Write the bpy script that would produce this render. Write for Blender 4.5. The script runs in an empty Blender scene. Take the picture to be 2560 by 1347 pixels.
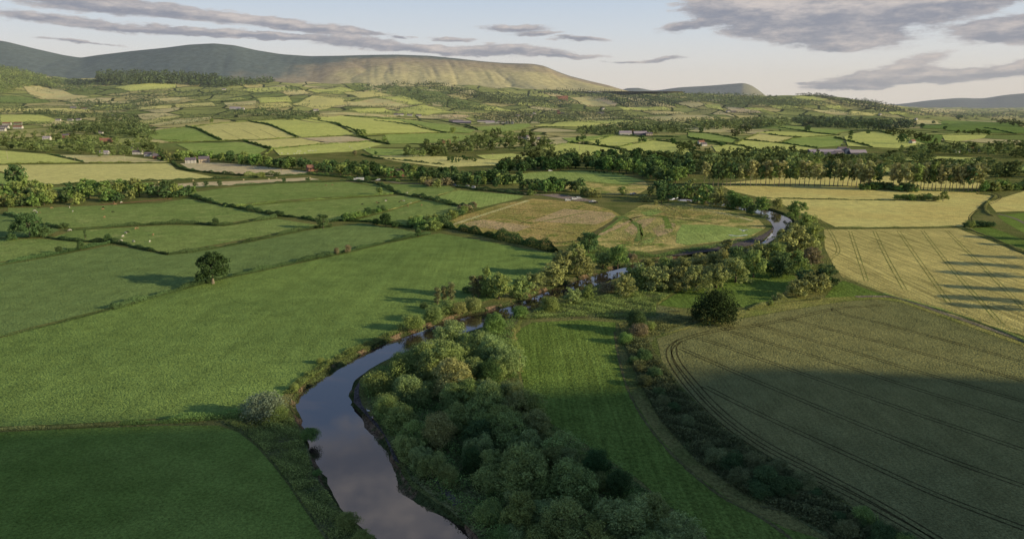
import bpy, bmesh, math, random
import numpy as np
from mathutils import Vector, Matrix

random.seed(7)
rng = np.random.default_rng(11)
C = bpy.context.scene.collection
scene = bpy.context.scene
R = math.radians

# ------------------------------------------------------------------ camera
F = 1707.0
H = 90.0
A = R(13.7)
CA, SA = math.cos(A), math.sin(A)
cam_d = bpy.data.cameras.new('camera')
cam_d.sensor_width = 36.0
cam_d.lens = 36.0 * F / 2560.0
cam_d.clip_start = 1.0
cam_d.clip_end = 60000.0
cam = bpy.data.objects.new('camera', cam_d)
C.objects.link(cam)
cam.location = (0, 0, H)
cam.rotation_euler = (R(90) - A, 0, 0)
scene.camera = cam

SUN_EL = R(16.0)
SUN_FWD = R(15.0)          # light travels to -x and a little towards +y
LX, LY = -math.cos(SUN_FWD), math.sin(SUN_FWD)

# ------------------------------------------------------------------ terrain
TU = [-900, 0, 150, 350, 640, 900, 1150, 1400, 1650, 1850, 2030, 2200, 2350, 2560, 3500]
TY = [1150, 1300, 1600, 2000, 2500, 3000, 3600, 4300, 5200, 6500, 9000, 16000]
TV = [
    [None, 380, 352, 325, 296, 270, 238, 190, 150, 175, 220, 250],
    [None, 380, 352, 325, 299, 275, 250, 205, 153, 175, 220, 250],
    [None, 380, 352, 325, 302, 280, 256, 232, 206, 200, 225, 250],
    [None, 380, 354, 328, 306, 287, 262, 228, 192, 200, 225, 250],
    [None, 379, 347, 312, 298, 277, 252, 226, 208, 210, 225, 250],
    [None, 378, 347, 316, 303, 287, 262, 238, 216, 212, 225, 250],
    [None, 380, 353, 330, 315, 304, 278, 243, 212, 222, 235, 255],
    [None, 381, 355, 333, 319, 308, 292, 266, 232, 232, 240, 258],
    [None, 381, 356, 334, 321, 310, 294, 262, 237, 240, 252, 260],
    [None, 381, 354, 331, 322, 311, 290, 258, 239, 245, 262, 264],
    [None, 380, 352, 330, 321, 311, 288, 254, 239, 250, 268, 266],
    [None, 380, 350, 329, 320, 312, 292, 268, 258, 265, 272, 267],
    [None, 380, 350, 324, 312, 310, 304, 299, 291, 284, 276, 268],
    [None, 380, 350, 322, 306, 306, 304, 299, 292, 285, 276, 268],
    [None, 380, 350, 322, 306, 306, 304, 299, 292, 285, 276, 268],
]
def z_of(v, Y):
    t = (673.5 - v) / F
    return H - Y * math.tan(A - math.atan(t))
tz = np.array([[0.0 if v is None else z_of(v, y) for v, y in zip(row, TY)] for row in TV])
tw = np.array([(u - 1280) / F * 0.98 for u in TU])
GW = np.linspace(tw[0], tw[-1], 240)
GL = np.linspace(math.log(1000), math.log(16000), 240)
tmp = np.array([np.interp(GL, np.log(TY), r) for r in tz])
G = np.array([np.interp(GW, tw, tmp[:, j]) for j in range(240)]).T
G[:, GL < math.log(1150)] = 0.0
def _blur(a, n, ax):
    k = np.hanning(n + 2)[1:-1]; k /= k.sum()
    p = n // 2
    pad = [(0, 0), (0, 0)]; pad[ax] = (p, p)
    b = np.pad(a, pad, mode='edge')
    return np.apply_along_axis(lambda m: np.convolve(m, k, mode='valid'), ax, b)
G = _blur(_blur(G, 13, 0), 9, 1)
_fade = np.clip((GL - math.log(1120)) / (math.log(1320) - math.log(1120)), 0, 1)
G = G * _fade[None, :] ** 1.5

def hill_noise(x, y):
    s = np.clip((y - 1250) / 1500.0, 0, 1) * (0.45 + np.clip((y - 2200) / 2500.0, 0, 1))
    n = (np.sin(x / 95 + 1.3 + np.sin(y / 210)) * np.sin(y / 130 + x / 260)
         + 0.8 * np.sin(x / 170 - y / 190 + 2.0) + 0.6 * np.sin(x / 61 + y / 88) * np.sin(y / 74 - x / 120))
    return s * 6.5 * n

def hz(x, y):
    x = np.asarray(x, float); y = np.asarray(y, float)
    yy = np.maximum(y, 1.0)
    w = np.clip(x / yy, GW[0], GW[-1] - 1e-6)
    l = np.clip(np.log(np.maximum(yy, 1000)), GL[0], GL[-1] - 1e-6)
    i = (w - GW[0]) / (GW[1] - GW[0]); j = (l - GL[0]) / (GL[1] - GL[0])
    i0 = np.floor(i).astype(int); j0 = np.floor(j).astype(int)
    i0 = np.clip(i0, 0, 238); j0 = np.clip(j0, 0, 238)
    fi, fj = i - i0, j - j0
    g = (G[i0, j0] * (1 - fi) * (1 - fj) + G[i0 + 1, j0] * fi * (1 - fj) + G[i0, j0 + 1] * (1 - fi) * fj + G[i0 + 1, j0 + 1] * fi * fj)
    out = g + hill_noise(x, y)
    return np.where(y < 1130, 0.0, out)

_YS = np.exp(np.linspace(math.log(70), math.log(15500), 2600))
def at(u, v, zc=0.0):
    """The point of the ground (or of the level zc above it) that lies behind pixel u, v of the 2560-wide photograph."""
    cx, cy = (u - 1280) / F, (673.5 - v) / F
    dx, dy, dz = cx, CA + cy * SA, -SA + cy * CA
    if dz < 0:
        t = (zc - H) / dz
        if t * dy < 1120:
            return Vector((dx * t, dy * t, 0.0))
    t = _YS / dy
    z = H + dz * t
    g = hz(dx * t, _YS) + zc
    below = np.nonzero(z < g)[0]
    k = below[0] if len(below) else len(_YS) - 1
    if k == 0: k = 1
    a0, a1 = z[k - 1] - g[k - 1], z[k] - g[k]
    f = a0 / (a0 - a1) if a0 != a1 else 0
    f = min(max(f, 0), 1)
    tt = t[k - 1] * (1 - f) + t[k] * f
    x, y = dx * tt, dy * tt
    return Vector((x, y, float(hz(x, y))))

# ------------------------------------------------------------------ materials
def mat(name):
    m = bpy.data.materials.new(name); m.use_nodes = True
    nt = m.node_tree; nt.nodes.clear()
    return m, nt
def N(nt, t, **kw):
    n = nt.nodes.new(t)
    for k, v in kw.items(): setattr(n, k, v)
    return n
def L(nt, a, b): nt.links.new(a, b)
def math_(nt, op, a, b=None, c=None):
    n = N(nt, 'ShaderNodeMath', operation=op)
    for i, x in enumerate((a, b, c)):
        if x is None: continue
        if isinstance(x, (int, float)): n.inputs[i].default_value = x
        else: L(nt, x, n.inputs[i])
    return n.outputs[0]
def vmath(nt, op, a, b):
    n = N(nt, 'ShaderNodeVectorMath', operation=op)
    for i, x in enumerate((a, b)):
        if x is None: continue
        if isinstance(x, (tuple, list)): n.inputs[i].default_value = x
        else: L(nt, x, n.inputs[i])
    return n
def mixc(nt, fac, a, b, blend='MIX'):
    n = N(nt, 'ShaderNodeMix', data_type='RGBA', blend_type=blend)
    n.clamp_result = False; n.clamp_factor = True
    for i, x in ((0, fac), (6, a), (7, b)):
        if isinstance(x, (int, float)): n.inputs[i].default_value = x
        elif isinstance(x, tuple): n.inputs[i].default_value = (*x[:3], 1)
        else: L(nt, x, n.inputs[i])
    return n.outputs[2]
def noise(nt, vec, scale, detail=2.0, rough=0.5):
    n = N(nt, 'ShaderNodeTexNoise'); n.inputs['Scale'].default_value = scale
    n.inputs['Detail'].default_value = detail; n.inputs['Roughness'].default_value = rough
    if vec is not None: L(nt, vec, n.inputs['Vector'])
    return n.outputs['Fac']
def ramp(nt, fac, lo, hi, a=0.0, b=1.0):
    n = N(nt, 'ShaderNodeMapRange'); n.interpolation_type = 'SMOOTHSTEP'
    L(nt, fac, n.inputs[0])
    for i, x in zip((1, 2, 3, 4), (lo, hi, a, b)): n.inputs[i].default_value = x
    return n.outputs[0]
def scaled(nt, vec, s, rot=0.0):
    n = N(nt, 'ShaderNodeMapping'); n.inputs['Scale'].default_value = s; n.inputs['Rotation'].default_value = (0, 0, rot)
    L(nt, vec, n.inputs['Vector']); return n.outputs[0]
def finish(nt, col, bumpfac=None, bstr=0.6, bdist=0.4, rough=1.0, spec=0.0, blades=0.0):
    b = N(nt, 'ShaderNodeBsdfPrincipled'); o = N(nt, 'ShaderNodeOutputMaterial')
    if isinstance(col, tuple): b.inputs['Base Color'].default_value = (*col[:3], 1)
    else: L(nt, col, b.inputs['Base Color'])
    b.inputs['Roughness'].default_value = rough
    b.inputs['Specular IOR Level'].default_value = spec
    if bumpfac is not None:
        bn = N(nt, 'ShaderNodeBump'); bn.inputs['Strength'].default_value = bstr; bn.inputs['Distance'].default_value = bdist
        L(nt, bumpfac, bn.inputs['Height']); L(nt, bn.outputs[0], b.inputs['Normal'])
    if blades:
        # standing blades and ears face every way: the surface normal is scattered on a fine scale
        ge = N(nt, 'ShaderNodeNewGeometry')
        tn = N(nt, 'ShaderNodeTexNoise'); tn.inputs['Scale'].default_value = 2.3; tn.inputs['Detail'].default_value = 2.0; tn.inputs['Roughness'].default_value = 0.8
        L(nt, ge.outputs['Position'], tn.inputs['Vector'])
        sc_ = vmath(nt, 'MULTIPLY', vmath(nt, 'SUBTRACT', tn.outputs['Color'], (0.5, 0.5, 0.5)).outputs[0], (blades, blades, blades * 0.4)).outputs[0]
        nn = N(nt, 'ShaderNodeVectorMath', operation='NORMALIZE'); L(nt, vmath(nt, 'ADD', ge.outputs['Normal'], sc_).outputs[0], nn.inputs[0])
        L(nt, nn.outputs[0], b.inputs['Normal'])
    L(nt, b.outputs[0], o.inputs[0])
    return b

def field_mat(name, c1, c2, patch=0.012, grain=1.1, gamp=0.35, rows=None, rowamp=0.15, rowper=3.0, bdist=0.5, c3=None, c3lo=0.55, c3sc=0.05):
    """Grass or crop: two tones in soft patches, a fine grain, and drill or mowing rows along an angle."""
    gn = 2.3
    c1, c2 = tuple(x * gn for x in c1), tuple(x * gn for x in c2)
    c3 = tuple(x * gn for x in c3) if c3 else None
    m, nt = mat(name)
    pos = N(nt, 'ShaderNodeNewGeometry').outputs['Position']
    p = ramp(nt, noise(nt, pos, patch, 3.0, 0.6), 0.32, 0.68)
    col = mixc(nt, p, c1, c2)
    if c3:
        q = ramp(nt, noise(nt, pos, c3sc, 5.0, 0.65), c3lo, c3lo + 0.12)
        col = mixc(nt, q, col, c3)
    g = noise(nt, pos, grain, 3.0, 0.7)
    gm = ramp(nt, g, 0.25, 0.75, 1 - gamp, 1 + gamp)
    mid = ramp(nt, noise(nt, pos, 0.11, 3.0, 0.6), 0.25, 0.75, 0.86, 1.14)
    k = math_(nt, 'MULTIPLY', gm, mid)
    if rows is not None:
        st = scaled(nt, pos, (1.0, 0.02, 1.0), rows)
        w = N(nt, 'ShaderNodeTexNoise'); w.inputs['Scale'].default_value = 1.0 / rowper * 2; w.inputs['Detail'].default_value = 2.0
        L(nt, st, w.inputs['Vector'])
        k = math_(nt, 'MULTIPLY', k, ramp(nt, w.outputs['Fac'], 0.3, 0.7, 1 - rowamp, 1 + rowamp))
    c = N(nt, 'ShaderNodeVectorMath', operation='SCALE'); L(nt, col, c.inputs[0]); L(nt, k, c.inputs['Scale'])
    finish(nt, c.outputs[0], blades=9.0)
    return m

M = {}
M['crop'] = field_mat('green_crop', (0.080, 0.118, 0.033), (0.103, 0.147, 0.039), grain=0.9, gamp=0.18, patch=0.018, rows=R(72), rowamp=0.06, rowper=4)
M['crop_blue'] = field_mat('blue_green_crop', (0.080, 0.115, 0.039), (0.099, 0.137, 0.044), grain=0.9, gamp=0.18, rows=R(65), rowamp=0.06)
M['dark_crop'] = field_mat('deep_green_crop', (0.073, 0.111, 0.022), (0.099, 0.139, 0.031), grain=1.2, gamp=0.30, patch=0.02)
M['pasture'] = field_mat('pasture_grass', (0.097, 0.136, 0.039), (0.122, 0.157, 0.048), grain=0.6, gamp=0.28, c3=(0.146, 0.172, 0.058))
M['lush'] = field_mat('lush_grass', (0.136, 0.182, 0.051), (0.168, 0.207, 0.062), grain=0.7, gamp=0.3, rows=R(20), rowamp=0.12)
M['mown'] = field_mat('mown_grass', (0.059, 0.092, 0.019), (0.081, 0.115, 0.026), grain=0.9, gamp=0.36, rows=R(-8), rowamp=0.17, rowper=2.6, c3=(0.093, 0.137, 0.035), c3lo=0.6, c3sc=0.09)
M['lime'] = field_mat('young_green_crop', (0.258, 0.278, 0.084), (0.290, 0.304, 0.094), grain=0.4, gamp=0.2)
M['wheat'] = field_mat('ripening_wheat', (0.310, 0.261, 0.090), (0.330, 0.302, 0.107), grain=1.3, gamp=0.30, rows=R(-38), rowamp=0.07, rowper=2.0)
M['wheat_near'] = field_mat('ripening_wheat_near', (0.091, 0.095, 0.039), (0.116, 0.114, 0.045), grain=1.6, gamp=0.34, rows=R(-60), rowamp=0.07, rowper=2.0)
M['wheat_rows'] = field_mat('ripening_wheat_rows', (0.228, 0.201, 0.072), (0.276, 0.238, 0.086), grain=1.3, gamp=0.32, rows=R(-25), rowamp=0.30, rowper=2.2)
M['barley'] = field_mat('pale_green_barley', (0.305, 0.288, 0.108), (0.328, 0.308, 0.118), grain=0.6, gamp=0.2, rows=R(80), rowamp=0.05)
M['hay'] = field_mat('cut_hay', (0.297, 0.237, 0.138), (0.304, 0.270, 0.160), grain=0.5, gamp=0.16, rows=R(75), rowamp=0.06, rowper=6)
M['straw'] = field_mat('straw_grass', (0.302, 0.255, 0.118), (0.304, 0.293, 0.137), grain=0.4, gamp=0.2)
M['rough'] = field_mat('rough_tussock_grass', (0.165, 0.149, 0.044), (0.264, 0.193, 0.077), patch=0.03, grain=0.55, gamp=0.5, bdist=0.9, c3=(0.094, 0.116, 0.026), c3lo=0.52, c3sc=0.06)
M['rough_pink'] = field_mat('flowering_grass', (0.237, 0.182, 0.094), (0.281, 0.209, 0.110), patch=0.03, grain=0.5, gamp=0.45, bdist=0.9, c3=(0.165, 0.154, 0.050), c3lo=0.58, c3sc=0.08)
M['golden'] = field_mat('golden_grass', (0.215, 0.189, 0.066), (0.275, 0.226, 0.086), patch=0.04, grain=0.5, gamp=0.4, c3=(0.116, 0.134, 0.037), c3lo=0.47)
M['verge'] = field_mat('verge_grass', (0.100, 0.115, 0.030), (0.150, 0.140, 0.045), patch=0.06, grain=1.2, gamp=0.45, bdist=0.7)
M['weeds'] = field_mat('tall_weeds', (0.062, 0.075, 0.030), (0.098, 0.102, 0.042), patch=0.07, grain=1.1, gamp=0.6, bdist=1.2, c3=(0.036, 0.055, 0.018), c3lo=0.5, c3sc=0.16)
M['rut'] = field_mat('wheel_ruts', (0.034, 0.033, 0.015), (0.050, 0.046, 0.021), grain=0.8, gamp=0.4)
M['gravel'] = field_mat('river_gravel', (0.053, 0.046, 0.043), (0.074, 0.065, 0.061), grain=1.5, gamp=0.5, c3=(0.043, 0.053, 0.022), c3lo=0.62, c3sc=0.12)
M['worn'] = field_mat('worn_grass', (0.059, 0.062, 0.025), (0.081, 0.077, 0.034), grain=1.2, gamp=0.4)
M['track'] = field_mat('stony_track', (0.105, 0.093, 0.062), (0.130, 0.112, 0.077), grain=1.0, gamp=0.3)
M['yard'] = field_mat('gravel_yard', (0.130, 0.105, 0.085), (0.160, 0.130, 0.105), grain=0.5, gamp=0.2)
M['earth'] = field_mat('bank_earth', (0.074, 0.053, 0.034), (0.093, 0.067, 0.043), patch=0.1, grain=0.9, gamp=0.5, bdist=0.8, c3=(0.028, 0.037, 0.014), c3lo=0.40, c3sc=0.09)
M['red_earth'] = field_mat('red_earth', (0.161, 0.074, 0.046), (0.192, 0.093, 0.059), grain=0.5, gamp=0.3)
M['asphalt'] = field_mat('road_asphalt', (0.055, 0.053, 0.052), (0.070, 0.067, 0.065), grain=1.5, gamp=0.15)

def ground_mat():
    m, nt = mat('valley_ground')
    pos = N(nt, 'ShaderNodeNewGeometry').outputs['Position']
    near = mixc(nt, ramp(nt, noise(nt, pos, 0.03, 4.0, 0.6), 0.35, 0.65), (0.140, 0.172, 0.052), (0.240, 0.235, 0.085))
    wob = vmath(nt, 'MULTIPLY_ADD', N(nt, 'ShaderNodeTexNoise').outputs['Color'], (90, 90, 0))
    tn = wob.inputs[0].links[0].from_node; tn.inputs['Scale'].default_value = 0.004; L(nt, pos, tn.inputs['Vector'])
    L(nt, pos, wob.inputs[2])
    def vor(feature):
        v = N(nt, 'ShaderNodeTexVoronoi', feature=feature, voronoi_dimensions='2D')
        v.inputs['Scale'].default_value = 1.0
        L(nt, scaled(nt, wob.outputs[0], (1 / 150.0, 1 / 210.0, 1), R(18)), v.inputs['Vector'])
        return v
    vc = vor('F1').outputs['Color']; vd = vor('DISTANCE_TO_EDGE').outputs['Distance']
    sep = N(nt, 'ShaderNodeSeparateColor'); L(nt, vc, sep.inputs[0])
    cr = N(nt, 'ShaderNodeValToRGB'); cr.color_ramp.interpolation = 'CONSTANT'
    stops = [(0.0, (0.320, 0.360, 0.120)), (0.2, (0.400, 0.432, 0.152)), (0.38, (0.240, 0.296, 0.096)), (0.52, (0.544, 0.496, 0.216)), (0.66, (0.352, 0.384, 0.128)), (0.8, (0.620, 0.560, 0.288)), (0.9, (0.432, 0.424, 0.168))]
    e = cr.color_ramp.elements
    e[0].position = 0; e[0].color = (*stops[0][1], 1); e[1].position = stops[1][0]; e[1].color = (*stops[1][1], 1)
    for s, c in stops[2:]:
        q = e.new(s); q.color = (*c, 1)
    L(nt, sep.outputs[0], cr.inputs[0])
    patch = mixc(nt, ramp(nt, vd, 0.03, 0.065), (0.060, 0.080, 0.036), cr.outputs[0])
    sp = N(nt, 'ShaderNodeSeparateXYZ'); L(nt, pos, sp.inputs[0])
    far = ramp(nt, sp.outputs[1], 1250, 1500)
    col = mixc(nt, far, near, patch)
    g = noise(nt, pos, 0.9, 3.0, 0.7)
    k = ramp(nt, g, 0.25, 0.75, 0.6, 1.4)
    c = N(nt, 'ShaderNodeVectorMath', operation='SCALE'); L(nt, col, c.inputs[0]); L(nt, k, c.inputs['Scale'])
    finish(nt, c.outputs[0], blades=9.0)
    return m
M['ground'] = ground_mat()

def leaf_mat():
    m, nt = mat('leaves')
    oi = N(nt, 'ShaderNodeObjectInfo')
    at_ = N(nt, 'ShaderNodeAttribute'); at_.attribute_name = 'shade'
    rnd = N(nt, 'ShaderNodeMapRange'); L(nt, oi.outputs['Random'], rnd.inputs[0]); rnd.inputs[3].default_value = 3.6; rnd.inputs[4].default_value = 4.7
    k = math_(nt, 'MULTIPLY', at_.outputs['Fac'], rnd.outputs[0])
    hs = N(nt, 'ShaderNodeHueSaturation'); L(nt, oi.outputs['Color'], hs.inputs['Color'])
    hue = N(nt, 'ShaderNodeMapRange'); L(nt, math_(nt, 'FRACT', math_(nt, 'MULTIPLY', oi.outputs['Random'], 37.7)), hue.inputs[0])
    hue.inputs[3].default_value = 0.492; hue.inputs[4].default_value = 0.522
    L(nt, hue.outputs[0], hs.inputs['Hue'])
    c = N(nt, 'ShaderNodeVectorMath', operation='SCALE'); L(nt, hs.outputs[0], c.inputs[0]); L(nt, k, c.inputs['Scale'])
    d = N(nt, 'ShaderNodeBsdfDiffuse'); t = N(nt, 'ShaderNodeBsdfTranslucent'); mx = N(nt, 'ShaderNodeMixShader'); o = N(nt, 'ShaderNodeOutputMaterial')
    mx.inputs[0].default_value = 0.25
    L(nt, c.outputs[0], d.inputs[0]); L(nt, c.outputs[0], t.inputs[0])
    L(nt, d.outputs[0], mx.inputs[1]); L(nt, t.outputs[0], mx.inputs[2]); L(nt, mx.outputs[0], o.inputs[0])
    return m
M['leaf'] = leaf_mat()

def plain(name, col, var=0.2, sc=1.5, rough=0.9, spec=0.1):
    m, nt = mat(name)
    pos = N(nt, 'ShaderNodeNewGeometry').outputs['Position']
    n = noise(nt, pos, sc, 4.0, 0.6)
    c = N(nt, 'ShaderNodeVectorMath', operation='SCALE'); c.inputs[0].default_value = col[:3]
    L(nt, ramp(nt, n, 0.25, 0.75, 1 - var, 1 + var), c.inputs['Scale'])
    finish(nt, c.outputs[0], n, 0.3, 0.05, rough, spec)
    return m
M['bark'] = plain('bark', (0.105, 0.085, 0.062), 0.35, 3)
M['pale_bark'] = plain('pale_bark', (0.240, 0.200, 0.150), 0.3, 3)
M['white_wall'] = plain('white_render', (0.50, 0.48, 0.44), 0.06)
M['stone_wall'] = plain('stone_wall', (0.42, 0.35, 0.27), 0.15)
M['brick_wall'] = plain('brick_wall', (0.26, 0.14, 0.10), 0.15)
M['slate'] = plain('slate_roof', (0.15, 0.13, 0.15), 0.15)
M['red_roof'] = plain('clay_roof', (0.27, 0.14, 0.10), 0.15)
M['tin_roof'] = plain('sheet_roof', (0.36, 0.31, 0.34), 0.12)
M['tin_dark'] = plain('dark_sheet_wall', (0.10, 0.10, 0.12), 0.12)
M['pane'] = plain('window_glass', (0.03, 0.035, 0.045), 0.1, 1, 0.15, 0.5)
M['pole'] = plain('pole_wood', (0.42, 0.36, 0.27), 0.2)
M['white_paint'] = plain('white_paint', (0.60, 0.60, 0.58), 0.03, 1, 0.4, 0.5)
M['grey_paint'] = plain('grey_paint', (0.30, 0.31, 0.33), 0.03, 1, 0.35, 0.5)
M['blue_paint'] = plain('blue_paint', (0.06, 0.12, 0.30), 0.03, 1, 0.35, 0.5)
M['tyre'] = plain('rubber', (0.03, 0.03, 0.03), 0.1)
M['white_hide'] = plain('white_hide', (0.55, 0.51, 0.44), 0.1)
M['tan_hide'] = plain('tan_hide', (0.34, 0.22, 0.12), 0.1)
M['black_hide'] = plain('black_hide', (0.025, 0.023, 0.022), 0.1)
M['wool'] = plain('wool', (0.72, 0.69, 0.60), 0.1)
M['feather'] = plain('white_feather', (0.82, 0.82, 0.80), 0.04)
M['skin'] = plain('skin', (0.50, 0.32, 0.24), 0.05)
M['pale_shirt'] = plain('pale_grey_cloth', (0.55, 0.57, 0.62), 0.08)
M['dark_cloth'] = plain('dark_cloth', (0.02, 0.02, 0.025), 0.1)
M['foam'] = plain('white_water', (0.72, 0.74, 0.78), 0.2, 0.8, 0.3, 0.5)

def water_mat():
    m, nt = mat('river_water')
    pos = N(nt, 'ShaderNodeNewGeometry').outputs['Position']
    n1 = noise(nt, scaled(nt, pos, (1, 1, 1), 0.4), 0.35, 4.0, 0.6)
    n2 = noise(nt, pos, 0.05, 2.0, 0.5)
    h = math_(nt, 'MULTIPLY', n1, ramp(nt, n2, 0.45, 0.75, 0.35, 1.0))
    finish(nt, (0.042, 0.030, 0.022), h, 0.10, 0.10, 0.045, 1.0).inputs['IOR'].default_value = 1.85
    return m
M['water'] = water_mat()

def mountain_mat(name, low, mid_, top, z0, z1, gully):
    m, nt = mat(name)
    pos = N(nt, 'ShaderNodeNewGeometry').outputs['Position']
    sp = N(nt, 'ShaderNodeSeparateXYZ'); L(nt, pos, sp.inputs[0])
    a_ = N(nt, 'ShaderNodeAttribute'); a_.attribute_name = 'shade'      # 1 = dark heather and painted cloud shade, 0 = bracken and grass
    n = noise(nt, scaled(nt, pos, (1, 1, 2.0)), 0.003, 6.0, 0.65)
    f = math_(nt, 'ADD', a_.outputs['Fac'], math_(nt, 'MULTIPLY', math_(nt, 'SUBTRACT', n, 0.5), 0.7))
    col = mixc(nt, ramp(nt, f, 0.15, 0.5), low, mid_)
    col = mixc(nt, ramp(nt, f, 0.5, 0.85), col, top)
    fine = noise(nt, pos, 0.02, 5.0, 0.7)
    c = N(nt, 'ShaderNodeVectorMath', operation='SCALE'); L(nt, col, c.inputs[0]); L(nt, ramp(nt, fine, 0.25, 0.75, 0.75, 1.25), c.inputs['Scale'])
    finish(nt, c.outputs[0], n, 0.5, 30.0)
    return m
M['mountain'] = mountain_mat('moor_and_shade', (0.510, 0.460, 0.235), (0.340, 0.285, 0.195), (0.116, 0.152, 0.150), 0, 1, 1)
M['far_hill'] = mountain_mat('far_moor', (0.230, 0.230, 0.165), (0.190, 0.200, 0.180), (0.160, 0.185, 0.190), 0, 1, 1)

# ------------------------------------------------------------------ object helpers
def mesh_obj(name, verts, faces, material, parent=None, shade=None, smooth=False):
    me = bpy.data.meshes.new(name)
    if isinstance(verts, np.ndarray) and isinstance(faces, np.ndarray):
        nv, nf, k = len(verts), len(faces), faces.shape[1]
        me.vertices.add(nv); me.vertices.foreach_set('co', verts.astype(np.float32).ravel())
        me.loops.add(nf * k); me.loops.foreach_set('vertex_index', faces.astype(np.int32).ravel())
        me.polygons.add(nf); me.polygons.foreach_set('loop_start', np.arange(0, nf * k, k, dtype=np.int32))
        me.update(calc_edges=True)
    else:
        me.from_pydata([tuple(v) for v in verts], [], [tuple(f) for f in faces]); me.update()
    if shade is not None:
        a = me.attributes.new('shade', 'FLOAT', 'POINT'); a.data.foreach_set('value', np.asarray(shade, np.float32))
    for mm in (material if isinstance(material, (list, tuple)) else [material]): me.materials.append(mm)
    if smooth: me.polygons.foreach_set('use_smooth', np.ones(len(me.polygons), dtype=bool))
    o = bpy.data.objects.new(name, me); C.objects.link(o)
    if parent is not None: o.parent = parent
    return o
def tag(o, label=None, cat=None, group=None, kind=None):
    if label: o['label'] = label
    if cat: o['category'] = cat
    if group: o['group'] = group
    if kind: o['kind'] = kind
    return o
def thing(name, label, cat, loc=(0, 0, 0), rz=0.0, group=None):
    o = bpy.data.objects.new(name, None); C.objects.link(o)
    o.location = loc; o.rotation_euler = (0, 0, rz); o.empty_display_size = 0.5
    return tag(o, label, cat, group)

# ------------------------------------------------------------------ ground sheet and river
LEFT = [(1150, 1750), (960, 1420), (935, 1347), (870, 1290), (830, 1240), (800, 1200), (775, 1150), (765, 1115), (760, 1085), (738, 1045), (728, 1010), (738, 985), (765, 958), (800, 935), (830, 914), (880, 887), (930, 864), (985, 838), (1040, 818), (1090, 800), (1150, 783), (1200, 772), (1250, 760), (1300, 744), (1350, 724), (1400, 707), (1450, 690), (1500, 674), (1545, 662), (1590, 652), (1640, 645), (1700, 637), (1760, 628), (1820, 622), (1870, 612), (1900, 600), (1915, 588), (1930, 575), (1930, 562), (1915, 547), (1880, 531), (1820, 518), (1760, 509), (1700, 502), (1672, 499.5)]
RIGHT = [(1620, 1750), (1260, 1420), (1195, 1347), (1170, 1310), (1120, 1275), (1060, 1240), (1020, 1205), (990, 1160), (975, 1120), (960, 1085), (930, 1052), (905, 1022), (884, 1002), (886, 972), (905, 940), (950, 907), (1010, 880), (1060, 864), (1110, 850), (1160, 832), (1210, 815), (1260, 798), (1310, 780), (1350, 765), (1400, 742), (1440, 728), (1500, 710), (1545, 694), (1575, 678), (1620, 660), (1680, 648), (1740, 640), (1800, 636), (1860, 628), (1910, 612), (1945, 592), (1975, 572), (1985, 555), (1975, 540), (1940, 525), (1880, 511), (1800, 500), (1740, 494.5), (1715, 492), (1695, 492)]
def smooth_line(pts, n=3, jit=0.0):
    out = []
    for i in range(len(pts) - 1):
        p0, p1, p2, p3 = pts[max(i - 1, 0)], pts[i], pts[i + 1], pts[min(i + 2, len(pts) - 1)]
        for k in range(n):
            t = k / n
            q = 0.5 * ((2 * p1) + (p2 - p0) * t + (2 * p0 - 5 * p1 + 4 * p2 - p3) * t * t + (3 * p1 - p0 - 3 * p2 + p3) * t ** 3)
            if jit: q = q + Vector((random.uniform(-jit, jit), random.uniform(-jit, jit), 0))
            out.append(q)
    out.append(pts[-1]); return out
bankL = smooth_line([at(u, v) for u, v in LEFT], 4, 0.35)
bankR = smooth_line([at(u, v) for u, v in RIGHT], 4, 0.35)
river_loop = bankL + bankR[::-1]

def build_ground():
    bm = bmesh.new()
    outer = [(-1700, -900), (1700, -900), (1700, 900), (-1700, 900)]
    vo = [bm.verts.new((x, y, 0)) for x, y in outer]
    vr = [bm.verts.new((p.x, p.y, 0)) for p in river_loop]
    ed = [bm.edges.new((vo[i], vo[(i + 1) % 4])) for i in range(4)]
    ed += [bm.edges.new((vr[i], vr[(i + 1) % len(vr)])) for i in range(len(vr))]
    bmesh.ops.triangle_fill(bm, edges=ed, use_beauty=False, use_dissolve=False)
    bm.verts.index_update()
    vs = [v.co.copy() for v in bm.verts]
    fs = [[v.index for v in f.verts] for f in bm.faces if f.calc_area() > 1e-6]
    bm.free()
    poly = np.array([(p.x, p.y) for p in river_loop])
    keep = [f for f in fs if not inside(sum((vs[i].x for i in f)) / 3, sum((vs[i].y for i in f)) / 3, poly)]
    V = [tuple(v) for v in vs]; Fc = keep
    nw, ny = 420, 330
    ws = np.linspace(-1.35, 1.35, nw); ys = np.exp(np.linspace(math.log(900), math.log(15800), ny))
    WW, YY = np.meshgrid(ws, ys); XX = WW * YY; ZZ = hz(XX, YY)
    base = len(V)
    V += list(zip(XX.ravel(), YY.ravel(), ZZ.ravel()))
    for j in range(ny - 1):
        for i in range(nw - 1):
            a = base + j * nw + i
            Fc.append((a, a + 1, a + nw + 1, a + nw))
    o = mesh_obj('ground', V, Fc, M['ground']); tag(o, kind='structure')
    return o
def inside(x, y, poly):
    px, py = poly[:, 0], poly[:, 1]
    qx, qy = np.roll(px, -1), np.roll(py, -1)
    c = ((py > y) != (qy > y))
    with np.errstate(divide='ignore', invalid='ignore'):
        xx = (qx - px) * (y - py) / (qy - py) + px
    return bool(np.count_nonzero(c & (x < xx)) % 2)
build_ground()
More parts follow.
